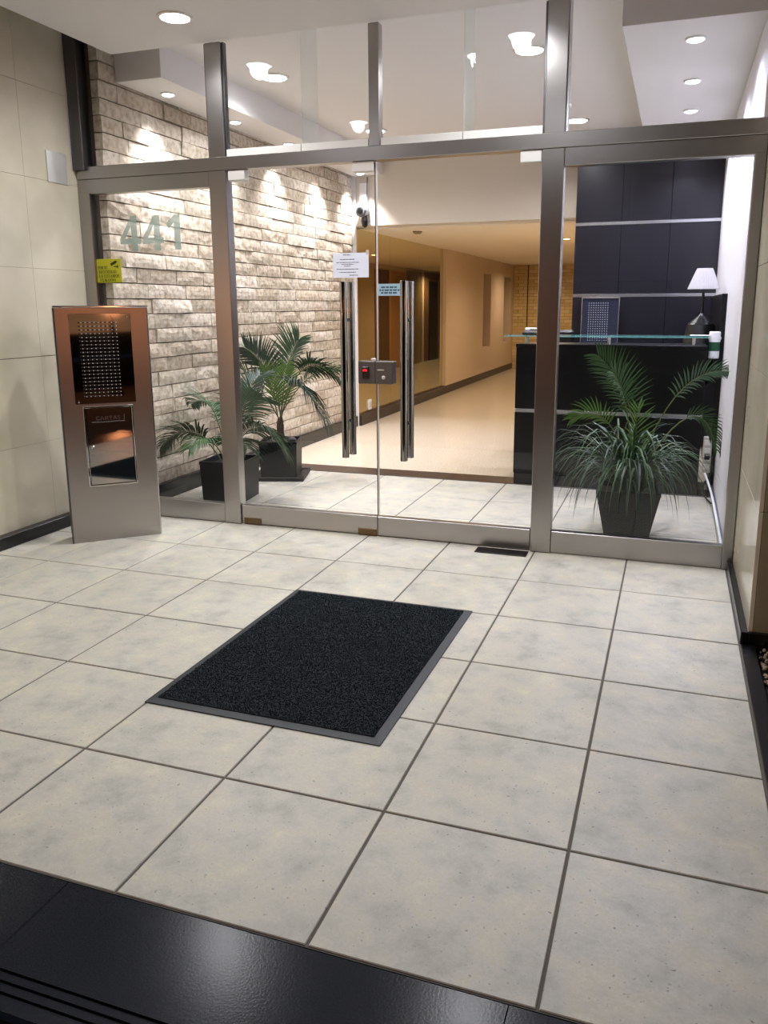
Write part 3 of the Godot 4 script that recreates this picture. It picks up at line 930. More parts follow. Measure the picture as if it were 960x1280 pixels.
# ---------------------------------------------------------------- doormat
func build_mat() -> void:
	var m := thing("doormat", Vector3(-1.06, 0.0, 1.592), "black looped entrance mat with rubber edge on the porch tiles", "doormat")
	m.rotation.y = -0.006
	var hx := 0.44
	var hz := 0.6
	var st := mb()
	var b := 0.032
	var o := [Vector3(-hx, 0.001, -hz), Vector3(hx, 0.001, -hz), Vector3(hx, 0.001, hz), Vector3(-hx, 0.001, hz)]
	var ol := [Vector3(-hx, 0.0045, -hz), Vector3(hx, 0.0045, -hz), Vector3(hx, 0.0045, hz), Vector3(-hx, 0.0045, hz)]
	var i_ := [Vector3(-hx + b, 0.009, -hz + b), Vector3(hx - b, 0.009, -hz + b), Vector3(hx - b, 0.009, hz - b), Vector3(-hx + b, 0.009, hz - b)]
	for k in 4:
		var l := (k + 1) % 4
		var h: Vector3 = (o[k] + o[l]) * 0.5
		quad(st, o[k], o[l], ol[l], ol[k], h)
		quad(st, ol[k], ol[l], i_[l], i_[k], Vector3.UP)
	quad(st, i_[0], i_[1], i_[2], i_[3], Vector3.UP)
	obj("rubber_edge", st, M.rubber, m)
	box("carpet", Vector3(-hx + b, 0.0, -hz + b), Vector3(hx - b, 0.0125, hz - b), M.mat_pile, m, 0.002)
	# looped pile
	var tm := mb()
	for k in 3:
		var an := TAU * k / 3
		var s := Vector3(cos(an), 0, sin(an))
		tri(tm, -s * 0.5, s * 0.5, Vector3(cos(an + 1) * 0.3, 1.0, sin(an + 1) * 0.3), Vector3(-s.z, 0.2, s.x))
	var mm := MultiMesh.new()
	mm.transform_format = MultiMesh.TRANSFORM_3D
	mm.mesh = tm.commit()
	var n := 60000
	mm.instance_count = n
	for k in n:
		var sc := rng.randf_range(0.003, 0.005)
		var bs := Basis(Vector3.UP, rng.randf() * TAU).scaled(Vector3(sc, rng.randf_range(0.0012, 0.0028), sc))
		mm.set_instance_transform(k, Transform3D(bs, Vector3(rng.randf_range(-hx + b, hx - b), 0.0123, rng.randf_range(-hz + b, hz - b))))
	var mi := MultiMeshInstance3D.new()
	mi.name = "pile"
	mi.multimesh = mm
	mi.material_override = M.mat_pile
	m.add_child(mi, true)
	mi.set_meta("kind", "stuff")

# ---------------------------------------------------------------- intercom column
func build_kiosk() -> void:
	var a := Vector3(-3.0823, 0, 0.699)
	var e := Vector3(-2.7212, 0, 0.349)
	var k := thing("intercom_column", (a + e) / 2, "brushed steel column with intercom panel and mail slot, turned to the porch", "intercom")
	var ux := (e - a).normalized()
	k.basis = Basis(ux, Vector3.UP, ux.cross(Vector3.UP))
	var w := 0.503
	var h := 1.355
	var hw := w / 2
	# front sheet built round two openings, with its folded sides and back
	var st := mb()
	var ox0 := 0.076 - hw
	var ox1 := 0.408 - hw
	var dx0 := 0.112 - hw
	var dx1 := 0.388 - hw
	var f := 0.0
	var bk := -0.006
	for r in [[-hw, hw, 0.0, 0.328], [-hw, dx0, 0.328, 0.802], [dx1, hw, 0.328, 0.802], [-hw, hw, 0.802, 0.815], [-hw, ox0, 0.815, 1.322], [ox1, hw, 0.815, 1.322], [-hw, hw, 1.322, h]]:
		bx(st, Vector3(r[0], r[2], bk), Vector3(r[1], r[3], f), 0.0)
	obj("front_sheet", st, M.steel, k)
	st = mb()
	bx(st, Vector3(-hw, 0.0, -0.16), Vector3(-hw + 0.003, h, bk), 0.0)
	bx(st, Vector3(hw - 0.003, 0.0, -0.16), Vector3(hw, h, bk), 0.0)
	bx(st, Vector3(-hw + 0.003, 0.0, -0.16), Vector3(hw - 0.003, h, -0.157), 0.0)
	obj("housing", st, M.steel, k)
	for sx in [-1.0, 1.0]:
		st = mb()
		tube(st, [Vector3(sx * (hw - 0.002), 0.0, -0.0035), Vector3(sx * (hw - 0.002), h, -0.0035)], 0.0055, 12)
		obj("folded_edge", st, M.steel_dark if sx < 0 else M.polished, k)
	box("cap", Vector3(-hw - 0.004, h, -0.165), Vector3(hw + 0.004, h + 0.012, 0.012), M.polished, k, 0.004)
	# intercom panel: polished plate with rows of buttons
	var p := box("intercom_panel", Vector3(ox0, 0.815, -0.012), Vector3(ox1, 1.322, -0.0035), M.mirror_steel, k, 0.001)
	var bt := mb()
	var dt := mb()
	for c in 9:
		for r in 21:
			var x := ox0 + 0.052 + c * 0.0235
			var y := 0.858 + r * 0.0208
			lathe(bt, [[0.0046, 0.0], [0.0046, 0.003], [0.0034, 0.0042]], Vector3.ZERO, 8, false, true, Transform3D(Basis(Vector3.RIGHT, PI / 2), Vector3(x, y, -0.0035)))
			bx(dt, Vector3(x + 0.0095, y - 0.0026, -0.0036), Vector3(x + 0.0145, y + 0.0026, -0.0028), 0.0)
	tag(obj("call_buttons", bt, M.plastic_black, p), "", "", "", "stuff")
	tag(obj("flat_number_tags", dt, M.satin, p), "", "", "", "stuff")
	for q in [[ox1 - 0.02, 1.305], [ox0 + 0.018, 0.83]]:
		var sc := mb()
		lathe(sc, [[0.006, 0.0], [0.006, 0.002], [0.003, 0.003]], Vector3.ZERO, 10, false, true, Transform3D(Basis(Vector3.RIGHT, PI / 2), Vector3(q[0], q[1], -0.0035)))
		obj("screw", sc, M.polished, p)
	st = mb()
	bx(st, Vector3(ox0 + 0.075, 0.865 + 0.13, -0.0036), Vector3(ox0 + 0.079, 0.865 + 0.134, -0.003), 0.0)
	# mail box door with its frame, slot, lock
	var d := box("mailbox_door", Vector3(dx0 + 0.014, 0.340, -0.012), Vector3(dx1 - 0.012, 0.790, -0.002), M.mirror_steel, k, 0.002)
	st = mb()
	bx(st, Vector3(dx0, 0.328, -0.012), Vector3(dx0 + 0.012, 0.802, 0.007), 0.003)
	bx(st, Vector3(dx1 - 0.010, 0.328, -0.012), Vector3(dx1, 0.802, 0.007), 0.003)
	bx(st, Vector3(dx0, 0.790, -0.012), Vector3(dx1, 0.802, 0.009), 0.003)
	bx(st, Vector3(dx0, 0.328, -0.012), Vector3(dx1, 0.339, 0.008), 0.003)
	obj("mailbox_frame", st, M.polished, k)
	st = mb()
	var sx0 := 0.155 - hw
	var sx1 := 0.338 - hw
	bx(st, Vector3(sx0, 0.706, -0.002), Vector3(sx1, 0.7115, 0.006), 0.001)
	bx(st, Vector3(sx0, 0.746, -0.002), Vector3(sx1, 0.749, 0.003), 0.0008)
	bx(st, Vector3(sx0, 0.7115, -0.002), Vector3(sx0 + 0.004, 0.746, 0.003), 0.0008)
	bx(st, Vector3(sx1 - 0.004, 0.7115, -0.002), Vector3(sx1, 0.746, 0.003), 0.0008)
	obj("letter_slot", st, M.polished, d)
	var lt := words("CARTAS", 0.022, M.steel_dark, d, Vector3((sx0 + sx1) / 2, 0.729, -0.0015), Basis.from_scale(Vector3(1.25, 1, 1)), true, 0.001)
	lt.name = "slot_lettering"
	var lk := mb()
	lathe(lk, [[0.011, 0.0], [0.011, 0.005], [0.008, 0.008], [0.003, 0.008]], Vector3.ZERO, 14, false, true, Transform3D(Basis(Vector3.RIGHT, PI / 2), Vector3(0.148 - hw, 0.562, -0.002)))
	obj("lock", lk, M.polished, d)

# ---------------------------------------------------------------- reception desk
func build_desk() -> void:
	var d := thing("reception_desk", Vector3(-0.285, 0, -1.7), "black reception desk with steel line and glass shelf, right of hall", "desk")
	var x0 := -0.665
	var x1 := 0.675
	box("kickboard", Vector3(x0 + 0.01, 0.0, -0.5), Vector3(x1, 0.088, -0.012), M.plastic_grey, d, 0.002)
	(d.get_child(0) as MeshInstance3D).material_override = mat(Color(0.07, 0.065, 0.07), 0.3)
	box("lower_panel", Vector3(x0, 0.09, -0.03), Vector3(x1, 0.562, 0.0), M.desk_black, d, 0.003)
	box("metal_strip", Vector3(x0 + 0.002, 0.563, -0.03), Vector3(x1, 0.589, -0.001), M.alu, d, 0.001)
	box("upper_panel", Vector3(x0, 0.59, -0.03), Vector3(x1, 1.05, 0.0), M.desk_black, d, 0.003)
	box("counter", Vector3(x0 - 0.003, 1.05, -0.33), Vector3(x1, 1.075, 0.003), M.desk_black, d, 0.003)
	box("end_panel", Vector3(x0, 0.0, -0.75), Vector3(x0 + 0.03, 1.05, -0.03), M.desk_black, d, 0.003)
	box("work_top", Vector3(x0 + 0.03, 0.72, -0.75), Vector3(x1, 0.75, -0.03), M.desk_black, d, 0.003)
	var g := box("glass_shelf", Vector3(x0 - 0.09, 1.128, -0.27), Vector3(x1, 1.138, 0.03), M.glass_edge, d, 0.001)
	for x in [x0 + 0.06, 0.0, x1 - 0.09]:
		var st := mb()
		lathe(st, [[0.012, -0.053], [0.012, -0.001]], Vector3(x, 1.128, -0.12), 12)
		obj("support", st, M.satin, g)
	# dispenser on the right end of the desk
	var c := thing("dispenser", Vector3(0.435, 0.985, -1.785), "white hand gel dispenser with a green band at the desk end", "dispenser")
	var s := mb()
	lathe(s, [[0.034, 0.0], [0.036, 0.004], [0.036, 0.052]], Vector3.ZERO, 20)
	obj("body", s, M.plastic_white, c)
	s = mb()
	lathe(s, [[0.038, 0.115], [0.038, 0.18], [0.035, 0.186]], Vector3.ZERO, 20)
	obj("lid", s, M.plastic_white, c)
	s = mb()
	lathe(s, [[0.0365, 0.052], [0.0365, 0.115]], Vector3.ZERO, 20)
	obj("green_band", s, M.green_band, c)
	box("bracket", Vector3(-0.04, 0.13, -0.045), Vector3(0.045, 0.15, -0.02), M.plastic_white, c, 0.004)
	s = mb()
	tube(s, [Vector3(0.0, 0.0, 0.0), Vector3(0.005, -0.06, 0.01), Vector3(-0.004, -0.12, 0.012)], 0.006, 6)
	obj("nozzle", s, M.plastic_black, c)
	box("card", Vector3(-0.165, 0.157, 0.0), Vector3(-0.035, 0.163, 0.05), M.satin, c, 0.001)
	# table lamp behind the desk
	var l := thing("table_lamp", Vector3(0.352, 0.75, -2.3), "table lamp with a white pleated shade and dark vase foot", "lamp")
	s = mb()
	lathe(s, [[0.07, 0.0], [0.085, 0.02], [0.11, 0.16], [0.125, 0.32], [0.10, 0.46], [0.03, 0.52], [0.012, 0.54], [0.010, 0.70]], Vector3.ZERO, 24)
	obj("foot", s, M.plastic_black, l)
	s = mb()
	var rings := []
	for q in [[0.112, 0.722], [0.083, 0.80], [0.054, 0.874]]:
		var ring := []
		for j in 120:
			var an := TAU * j / 120
			var rr: float = q[0] + (0.0035 if j % 2 else 0.0) * q[0] / 0.08
			ring.append(Vector3(cos(an) * rr, q[1], sin(an) * rr))
		rings.append(ring)
	for i in 2:
		for j in 120:
			var kk := (j + 1) % 120
			var mid: Vector3 = rings[i][j] + rings[i + 1][kk]
			quad(s, rings[i][j], rings[i][kk], rings[i + 1][kk], rings[i + 1][j], Vector3(mid.x, 0.3, mid.z))
	obj("lamp_shade", s, M.shade, l)
	# reflection of the intercom panel, modelled as a framed sheet
	var p := thing("panel_reflection", Vector3(-0.525, 0.0, -3.72), "reflection of the intercom panel, modelled as a framed dotted grid on the black wall", "panel")
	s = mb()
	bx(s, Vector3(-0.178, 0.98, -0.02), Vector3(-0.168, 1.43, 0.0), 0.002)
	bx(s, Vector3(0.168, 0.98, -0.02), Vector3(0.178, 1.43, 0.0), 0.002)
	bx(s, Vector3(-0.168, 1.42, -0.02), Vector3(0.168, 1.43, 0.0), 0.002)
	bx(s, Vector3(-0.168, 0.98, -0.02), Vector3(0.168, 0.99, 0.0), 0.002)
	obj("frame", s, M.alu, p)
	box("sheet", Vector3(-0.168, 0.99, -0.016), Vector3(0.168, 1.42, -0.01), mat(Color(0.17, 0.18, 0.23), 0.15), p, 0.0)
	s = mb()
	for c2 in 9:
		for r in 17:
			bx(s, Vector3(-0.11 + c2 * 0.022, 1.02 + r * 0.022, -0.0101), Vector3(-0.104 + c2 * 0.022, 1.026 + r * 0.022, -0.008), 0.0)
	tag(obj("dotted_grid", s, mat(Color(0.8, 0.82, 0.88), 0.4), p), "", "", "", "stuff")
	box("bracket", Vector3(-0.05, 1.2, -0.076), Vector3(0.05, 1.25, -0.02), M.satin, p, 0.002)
	# chair back and telephone seen over the left desk end
	var o := thing("office_chair", Vector3(-0.86, 0, -2.9), "black office chair whose back shows over the desk", "chair")
	s = mb()
	bx(s, Vector3(-0.17, 0.62, 0.16), Vector3(0.17, 1.14, 0.21), 0.025, Transform3D(Basis(Vector3.RIGHT, 0.0), Vector3(0, 0, -0.4)))
	obj("backrest", s, M.plastic_black, o)
	box("seat", Vector3(-0.24, 0.42, -0.22), Vector3(0.24, 0.5, 0.24), M.plastic_black, o, 0.03)
	s = mb()
	lathe(s, [[0.035, 0.06], [0.03, 0.42]], Vector3.ZERO, 12)
	obj("column", s, M.steel_dark, o)
	s = mb()
	for i in 5:
		var an := TAU * i / 5
		tube(s, [Vector3(0, 0.1, 0), Vector3(cos(an) * 0.28, 0.045, sin(an) * 0.28)], 0.02, 8)
	obj("foot", s, M.plastic_black, o)
	for i in 5:
		var an := TAU * i / 5
		s = mb()
		lathe(s, [[0.022, -0.015], [0.025, 0.0], [0.022, 0.015]], Vector3.ZERO, 12, true, true, Transform3D(Basis(Vector3.RIGHT, PI / 2), Vector3(cos(an) * 0.28, 0.025, sin(an) * 0.28)))
		obj("caster", s, M.plastic_black, o)
	s = mb()
	tube(s, [Vector3(0, 0.45, -0.2), Vector3(0, 0.56, -0.26), Vector3(0, 0.75, -0.22)], 0.02, 8)
	obj("back_bar", s, M.plastic_black, o)
	var t := thing("telephone", Vector3(-0.83, 1.138, -1.84), "dark desk telephone with pale handset on the glass shelf end", "telephone")
	s = mb()
	bx(s, Vector3(-0.09, 0.0, -0.08), Vector3(0.09, 0.022, 0.08), 0.006, Transform3D(Basis(Vector3.RIGHT, 0.12), Vector3(0, 0.01, 0)))
	obj("base", s, M.plastic_black, t)
	s = mb()
	bx(s, Vector3(-0.085, 0.034, -0.075), Vector3(0.085, 0.052, -0.035), 0.008)
	bx(s, Vector3(-0.09, 0.024, -0.078), Vector3(-0.05, 0.054, -0.03), 0.01)
	bx(s, Vector3(0.05, 0.024, -0.078), Vector3(0.09, 0.054, -0.03), 0.01)
	obj("handset", s, M.plastic_white, t)

# ---------------------------------------------------------------- plants
var keep_lo := -9.0
var keep_hi := 9.0

func leaflet(st: SurfaceTool, root: Vector3, dir: Vector3, droop: float, length: float, width: float, face: Vector3) -> void:
	# a narrow folded leaf in four segments that bends down towards its tip
	var n := 4
	var prev := []
	var p := root
	var d := dir.normalized()
	for i in n + 1:
		var t := float(i) / n
		var wd := width * (0.55 + 1.6 * t) * (1.0 - t) * 1.45 if i > 0 else width * 0.35
		if i == n: wd = 0.0003
		var s := d.cross(face).normalized()
		if s.length_squared() < 0.1: s = d.cross(Vector3.RIGHT).normalized()
		var nrm := s.cross(d).normalized()
		p.x = clampf(p.x, keep_lo, keep_hi)
		var cur := [p - s * wd * 0.5 - nrm * wd * 0.18, p, p + s * wd * 0.5 - nrm * wd * 0.18]
		if i > 0:
			for k in 2:
				quad(st, prev[k], prev[k + 1], cur[k + 1], cur[k], nrm if nrm.y > 0 else -nrm)
		prev = cur
		p += d * length / n
		d = (d + Vector3.DOWN * droop / n).normalized()

func frond(parent: Node, a: Vector3, b: Vector3, c: Vector3, pairs: int, llen: float, lwid: float, leaf: Material, droop := 0.8, start := 0.35, spread := 0.75, up := 0.25, roll := 0.0) -> void:
	var st := mb()
	var pts := []
	var rad := []
	for i in 13:
		var t := i / 12.0
		pts.append(bez(a, b, c, t))
		rad.append(lerpf(0.0055, 0.0012, t))
	var sm := mb()
	tube(sm, pts, rad, 6)
	for i in pairs:
		var t := lerpf(start, 0.99, float(i) / (pairs - 1))
		var p := bez(a, b, c, t)
		var tan := (bez(a, b, c, minf(t + 0.02, 1.0)) - bez(a, b, c, t - 0.02)).normalized()
		var side := tan.cross(Vector3.UP)
		if side.length() < 0.15: side = tan.cross(Vector3(0.3, 0, 1))
		side = side.normalized().rotated(tan, roll)
		var nrm := side.cross(tan).normalized()
		var q := float(i) / (pairs - 1)
		var ln := llen * (0.5 + 0.5 * sin(PI * clampf(q * 0.85 + 0.15, 0, 1))) * rng.randf_range(0.9, 1.1)
		var fw := lerpf(0.55, 1.6, q)
		for s in [-1.0, 1.0]:
			var dir: Vector3 = side * s * spread + tan * fw * 0.6 + nrm * (up + rng.randf_range(-0.12, 0.12))
			leaflet(st, p, dir, droop * rng.randf_range(0.8, 1.2), ln, lwid, nrm)
	var f := obj("frond", st, leaf, parent)
	obj("stalk", sm, M.stem, f)

func square_pot(parent: Node, w0: float, w1: float, h: float, mt: Material, rim := 0.012) -> void:
	# a hollow tapered square planter: w0 at the foot, w1 at the rim
	var st := mb()
	var r := []
	for a in [[w0, 0.0], [w1, h - 0.02], [w1 + 0.006, h - 0.02], [w1 + 0.006, h], [w1 - 2 * rim, h], [w1 - 2 * rim - 0.01, h - 0.05]]:
		var k: float = a[0] / 2
		r.append([Vector3(-k, a[1], -k), Vector3(k, a[1], -k), Vector3(k, a[1], k), Vector3(-k, a[1], k)])
	for i in r.size() - 1:
		for j in 4:
			var l := (j + 1) % 4
			var mid: Vector3 = (r[i][j] + r[i][l]) / 2
			var hint := Vector3(mid.x, 0, mid.z)
			if i == 1: hint = Vector3.DOWN
			if i == 3: hint = Vector3.UP
			if i == 4: hint = -hint
			quad(st, r[i][j], r[i][l], r[i + 1][l], r[i + 1][j], hint)
	quad(st, r[0][0], r[0][1], r[0][2], r[0][3], Vector3.DOWN)
	obj("pot", st, mt, parent)
	var k2 := w1 / 2 - rim - 0.003
	box("soil", Vector3(-k2, h - 0.06, -k2), Vector3(k2, h - 0.04, k2), M.soil, parent, 0.0)

func build_plants() -> void:
	# palm in the square black planter behind the left mullion
	var c := Vector3(-2.80, 0.0, -0.62)
	var p := thing("potted_palm", c, "palm in a square black planter behind the left steel mullion", "potted plant")
	square_pot(p, 0.30, 0.32, 0.29, M.pot)
	p.get_child(0).rotation.y = 0.12
	p.get_child(1).rotation.y = 0.12
	var base := Vector3(0.0, 0.25, 0.0)
	# [control, tip, material, pairs, leaf length, droop]
	keep_lo = -0.38
	for f in [[Vector3(-0.20, 0.66, 0.10), Vector3(-0.37, 0.40, 0.30), "leaf_dark", 30, 0.27, 1.3, 0.5],
			[Vector3(-0.10, 0.80, -0.05), Vector3(-0.36, 0.66, -0.10), "leaf_pale", 26, 0.24, 0.9, 0.5],
			[Vector3(0.20, 0.74, 0.02), Vector3(0.46, 0.38, 0.06), "leaf_dark", 32, 0.34, 1.7, -0.5],
			[Vector3(-0.03, 0.56, 0.16), Vector3(-0.10, 0.42, 0.34), "leaf_mid", 24, 0.22, 1.2, 0.0],
			[Vector3(0.10, 0.78, 0.0), Vector3(0.30, 0.74, 0.05), "leaf_pale", 26, 0.26, 1.1, -0.6],
			[Vector3(0.03, 0.75, -0.12), Vector3(0.10, 0.86, -0.30), "leaf_blue", 24, 0.24, 0.8, 0.0],
			[Vector3(0.10, 0.56, 0.10), Vector3(0.28, 0.42, 0.24), "leaf_dark", 26, 0.26, 1.4, -0.3]]:
		frond(p, base + Vector3(rng.randf_range(-0.04, 0.04), -0.04, rng.randf_range(-0.04, 0.04)), f[0], f[1], f[3], f[4], 0.0145, M[f[2]], f[5], 0.35, 0.75, 0.25, f[6])
	# palm in the cube planter on its tray
	c = Vector3(-2.79, 0.0, -1.40)
	var tray := thing("plant_tray", c, "flat black square tray under the rear palm planter", "tray")
	tray.rotation.y = 0.30
	var st := mb()
	bx(st, Vector3(-0.205, 0.0, -0.205), Vector3(0.205, 0.022, 0.205), 0.004)
	bx(st, Vector3(-0.205, 0.0, -0.205), Vector3(0.205, 0.032, -0.19), 0.003)
	bx(st, Vector3(-0.205, 0.0, 0.19), Vector3(0.205, 0.032, 0.205), 0.003)
	bx(st, Vector3(-0.205, 0.0, -0.19), Vector3(-0.19, 0.032, 0.19), 0.003)
	bx(st, Vector3(0.19, 0.0, -0.19), Vector3(0.205, 0.032, 0.19), 0.003)
	obj("tray_base", st, M.pot, tray)
	p = thing("potted_palm", c + Vector3(0, 0.0225, 0), "palm with arching fronds in a black cube planter on a tray", "potted plant")
	square_pot(p, 0.285, 0.30, 0.285, M.pot)
	p.get_child(0).rotation.y = 0.30
	p.get_child(1).rotation.y = 0.30
	st = mb()
	lathe(st, [[0.035, 0.22], [0.034, 0.30], [0.028, 0.36], [0.030, 0.40], [0.018, 0.46]], Vector3(0.01, 0, 0.02), 12)
	obj("trunk", st, M.trunk, p)
	for k in 7:
		var rk := SphereMesh.new()
		var rr := rng.randf_range(0.028, 0.045)
		rk.radius = rr
		rk.height = rr * 1.5
		rk.radial_segments = 9
		rk.rings = 5
		var ro := add_mesh("rock", rk, M.rock, p)
		var an := 0.9 * k
		ro.position = Vector3(cos(an) * 0.09 + 0.01, 0.262, sin(an) * 0.085)
		ro.rotation = Vector3(rng.randf(), rng.randf() * 6, rng.randf())
		ro.scale = Vector3(1.2, 0.9, 1.0)
	base = Vector3(0.01, 0.42, 0.02)
	for f in [[Vector3(0.02, 0.84, 0.02), Vector3(-0.20, 1.02, 0.16), "leaf_blue", 26, 0.24, 0.5, 0.9, 0.5],
			[Vector3(0.02, 0.88, -0.03), Vector3(0.14, 1.08, -0.10), "leaf_pale", 26, 0.27, 0.5, -0.9, 0.5],
			[Vector3(0.20, 1.16, 0.0), Vector3(0.58, 0.72, 0.05), "leaf_dark", 34, 0.24, 1.4, -0.6, 0.42],
			[Vector3(0.16, 1.04, 0.14), Vector3(0.50, 0.46, 0.22), "leaf_blue", 34, 0.34, 1.9, -0.5, 0.4],
			[Vector3(-0.18, 0.76, 0.02), Vector3(-0.36, 0.90, 0.05), "leaf_mid", 26, 0.22, 0.8, 0.6, 0.4],
			[Vector3(-0.12, 0.86, -0.06), Vector3(-0.36, 0.98, -0.14), "leaf_pale", 24, 0.22, 0.8, 0.6, 0.4],
			[Vector3(0.0, 0.66, 0.06), Vector3(-0.06, 0.86, 0.12), "leaf_light", 18, 0.18, 0.3, 0.4, 0.3],
			[Vector3(0.05, 0.66, 0.02), Vector3(0.10, 0.88, 0.06), "leaf_light", 18, 0.17, 0.3, -0.4, 0.3],
			[Vector3(0.20, 0.90, -0.1), Vector3(0.42, 0.84, -0.24), "leaf_mid", 26, 0.22, 1.2, -0.4, 0.4]]:
		frond(p, base + Vector3(rng.randf_range(-0.02, 0.02), 0, rng.randf_range(-0.02, 0.02)), f[0], f[1], f[3], f[4], 0.0145, M[f[2]], f[5], f[7], 0.75, 0.25, f[6])
	keep_lo = -9.0
	# arching grass and palm shoots in the tapered pot
	c = Vector3(-0.035, 0.0, -0.52)
	p = thing("potted_grass", c, "arching grass plant with palm shoots in a tapered dark pot", "potted plant")
	square_pot(p, 0.245, 0.355, 0.30, M.pot_matte, 0.014)
	p.get_child(0).rotation.y = 0.05
	p.get_child(1).rotation.y = 0.05
	var variants := []
	for k in 12:
		st = mb()
		leaf_blade(st, rng.randf_range(0.58, 0.88), rng.randf_range(0.08, 0.6), rng.randf_range(3.6, 6.0), rng.randf_range(0.014, 0.021))
		variants.append(st.commit())
	for k in 260:
		var o := add_mesh("blade", variants[k % 12], M[["leaf_mid", "leaf_blue", "leaf_pale", "leaf_dark", "leaf_mid"][rng.randi() % 5]], p)
		var an := rng.randf() * TAU
		var rr := 0.09 * sqrt(rng.randf())
		o.position = Vector3(cos(an) * rr, 0.25 + rng.randf() * 0.06, sin(an) * rr)
		o.rotation.y = -an + rng.randf_range(-0.9, 0.9)
		var sc := rng.randf_range(0.58, 0.95)
		if cos(o.rotation.y) > 0.6: sc = minf(sc, 0.8)
		o.scale = Vector3(sc, sc, sc)
	base = Vector3(0.0, 0.28, 0.0)
	keep_hi = 0.50
	for f in [[Vector3(0.08, 0.80, -0.02), Vector3(-0.21, 1.07, 0.02), "leaf_mid", 22, 0.20, 0.7, 0.5, 1.1],
			[Vector3(0.20, 1.05, 0.02), Vector3(0.51, 0.99, 0.0), "leaf_pale", 20, 0.12, 0.9, 0.5, -0.9],
			[Vector3(-0.10, 0.86, 0.04), Vector3(-0.34, 0.70, 0.08), "leaf_light", 18, 0.14, 0.8, 0.5, 0.8],
			[Vector3(0.36, 1.02, -0.1), Vector3(0.48, 0.52, -0.12), "leaf_mid", 20, 0.13, 0.8, 0.5, -0.7],
			[Vector3(0.02, 0.60, 0.05), Vector3(0.03, 0.78, 0.08), "leaf_light", 14, 0.16, 0.3, 0.3, 0.5],
			[Vector3(0.0, 0.84, 0.02), Vector3(-0.12, 0.98, 0.1), "leaf_mid", 18, 0.15, 0.8, 0.6, -1.0]]:
		frond(p, base + Vector3(rng.randf_range(-0.03, 0.03), 0, rng.randf_range(-0.03, 0.03)), f[0], f[1], f[3], f[4], 0.0105, M[f[2]], f[5], f[6], 0.62, 0.25, f[7])

func leaf_blade(st: SurfaceTool, length: float, tilt: float, droop: float, width: float) -> void:
	var n := 8
	var p := Vector3.ZERO
	var d := Vector3(sin(tilt), cos(tilt), 0)
	var prev := []
	for i in n + 1:
		var t := float(i) / n
		var wd := width * (0.5 + 0.9 * t if t < 0.45 else (1.0 - t) / 0.55 * 0.905) + 0.0006
		var s := Vector3(0, 0, 1)
		var nrm := s.cross(d).normalized()
		var cur := [p - s * wd / 2 + nrm * wd * 0.16, p, p + s * wd / 2 + nrm * wd * 0.16]
		if i > 0:
			for k in 2:
				quad(st, prev[k], prev[k + 1], cur[k + 1], cur[k], nrm)
		prev = cur
		p += d * length / n
		d = (d + Vector3.DOWN * droop / n * (0.4 + 1.2 * t)).normalized()

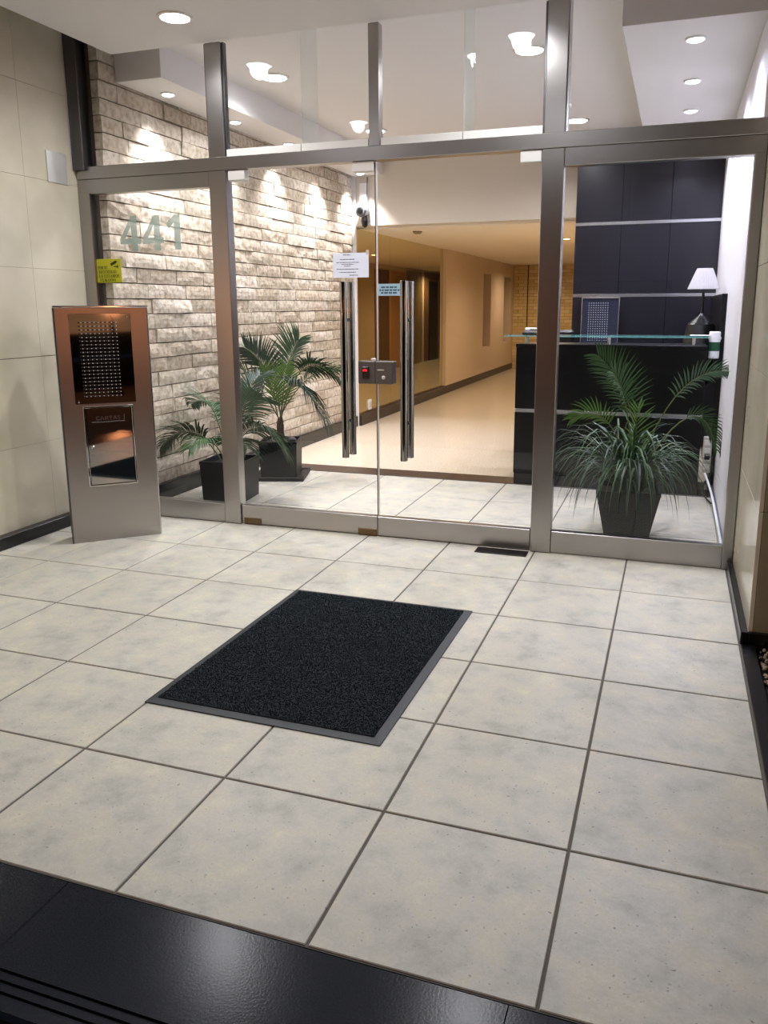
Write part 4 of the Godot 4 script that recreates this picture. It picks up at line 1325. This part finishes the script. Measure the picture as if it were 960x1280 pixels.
# ---------------------------------------------------------------- small things
func build_small() -> void:
	# steel cover plate on the porcelain wall
	tag(box("wall_plate", Vector3(-3.4299, 2.095, 0.085), Vector3(-3.424, 2.275, 0.255), M.satin, null, 0.001), "square grey steel cover plate high on the porcelain wall", "wall plate")
	# security camera in the corner of the bulkhead
	var c := thing("security_camera", Vector3(-3.12, 2.36, -4.2), "grey security camera under the bulkhead corner by the stone wall", "camera")
	box("bracket", Vector3(-0.05, 0.03, 0.0), Vector3(0.05, 0.30, 0.03), M.white_paint, c, 0.004)
	var st := mb()
	lathe(st, [[0.058, 0.0], [0.062, 0.02], [0.062, 0.12], [0.05, 0.14]], Vector3.ZERO, 20, true, true, Transform3D(Basis(Vector3.RIGHT, PI / 2), Vector3(0, 0.0, 0.0)))
	obj("body", st, M.plastic_grey, c)
	st = mb()
	lathe(st, [[0.034, 0.0], [0.034, 0.012], [0.02, 0.016]], Vector3.ZERO, 16, true, true, Transform3D(Basis(Vector3.RIGHT, PI / 2), Vector3(0, 0.0, 0.14)))
	obj("lens", st, M.plastic_black, c)
	st = mb()
	lathe(st, [[0.03, -0.02], [0.042, -0.1], [0.03, -0.15], [0.01, -0.165]], Vector3(0.02, 0, 0.05), 16)
	obj("sensor", st, M.plastic_black, c)
	st = mb()
	tube(st, [Vector3(0.04, 0.06, 0.035), Vector3(0.042, 0.2, 0.035), Vector3(0.042, 0.36, 0.02)], 0.007, 8)
	obj("conduit", st, M.plastic_grey, c)
	# smoke detector on the hall ceiling
	var s := thing("smoke_detector", Vector3(-2.72, 2.2, -4.85), "flat round smoke detector on the low hall ceiling", "smoke detector")
	st = mb()
	lathe(st, [[0.055, 0.0], [0.055, -0.012], [0.035, -0.03], [0.0, -0.032]], Vector3.ZERO, 20)
	obj("housing", st, M.olive_wood, s)
	# white socket low on the mirror
	var k := thing("wall_socket", Vector3(-3.249, 0.2, -4.62), "white wall socket low at the start of the golden mirror", "socket")
	box("plate", Vector3(0.0, -0.06, -0.05), Vector3(0.012, 0.06, 0.05), M.plastic_white, k, 0.003)
	box("insert", Vector3(0.012, -0.03, -0.03), Vector3(0.016, 0.03, 0.03), M.satin, k, 0.002)
	# power strip by the desk
	var p := thing("power_strip", Vector3(0.438, 0.31, -1.70), "white upright power strip at the right end of the desk", "power strip")
	box("bar", Vector3(-0.029, -0.13, -0.012), Vector3(0.029, 0.13, 0.018), M.plastic_ivory, p, 0.005)
	for i in 4:
		box("socket_face", Vector3(-0.02, -0.105 + i * 0.058, 0.018), Vector3(0.02, -0.067 + i * 0.058, 0.020), M.satin, p, 0.001)
	box("plug", Vector3(-0.018, -0.03, 0.02), Vector3(0.018, 0.005, 0.055), M.plastic_black, p, 0.006)
	st = mb()
	tube(st, [Vector3(0.445, 0.29, -1.65), Vector3(0.47, 0.32, -1.62), Vector3(0.475, 0.2, -1.6), Vector3(0.43, 0.12, -1.6), Vector3(0.42, 0.06, -1.58), Vector3(0.45, 0.02, -1.55), Vector3(0.478, 0.012, -1.45)], 0.006, 7)
	tag(obj("black_cord", st, M.plastic_black), "thin black cord hanging from the white power strip", "cord")
	st = mb()
	var cp := []
	for i in 22:
		var t := i / 21.0
		cp.append(Vector3(0.479 - 0.05 * exp(-t * 9.0), 0.078 + 0.11 * exp(-t * 8.0), lerpf(-1.62, -0.2, t)))
	tube(st, cp, 0.008, 8)
	tag(obj("white_cable", st, M.plastic_white), "white cable running along the skirting of the white wall", "cable")
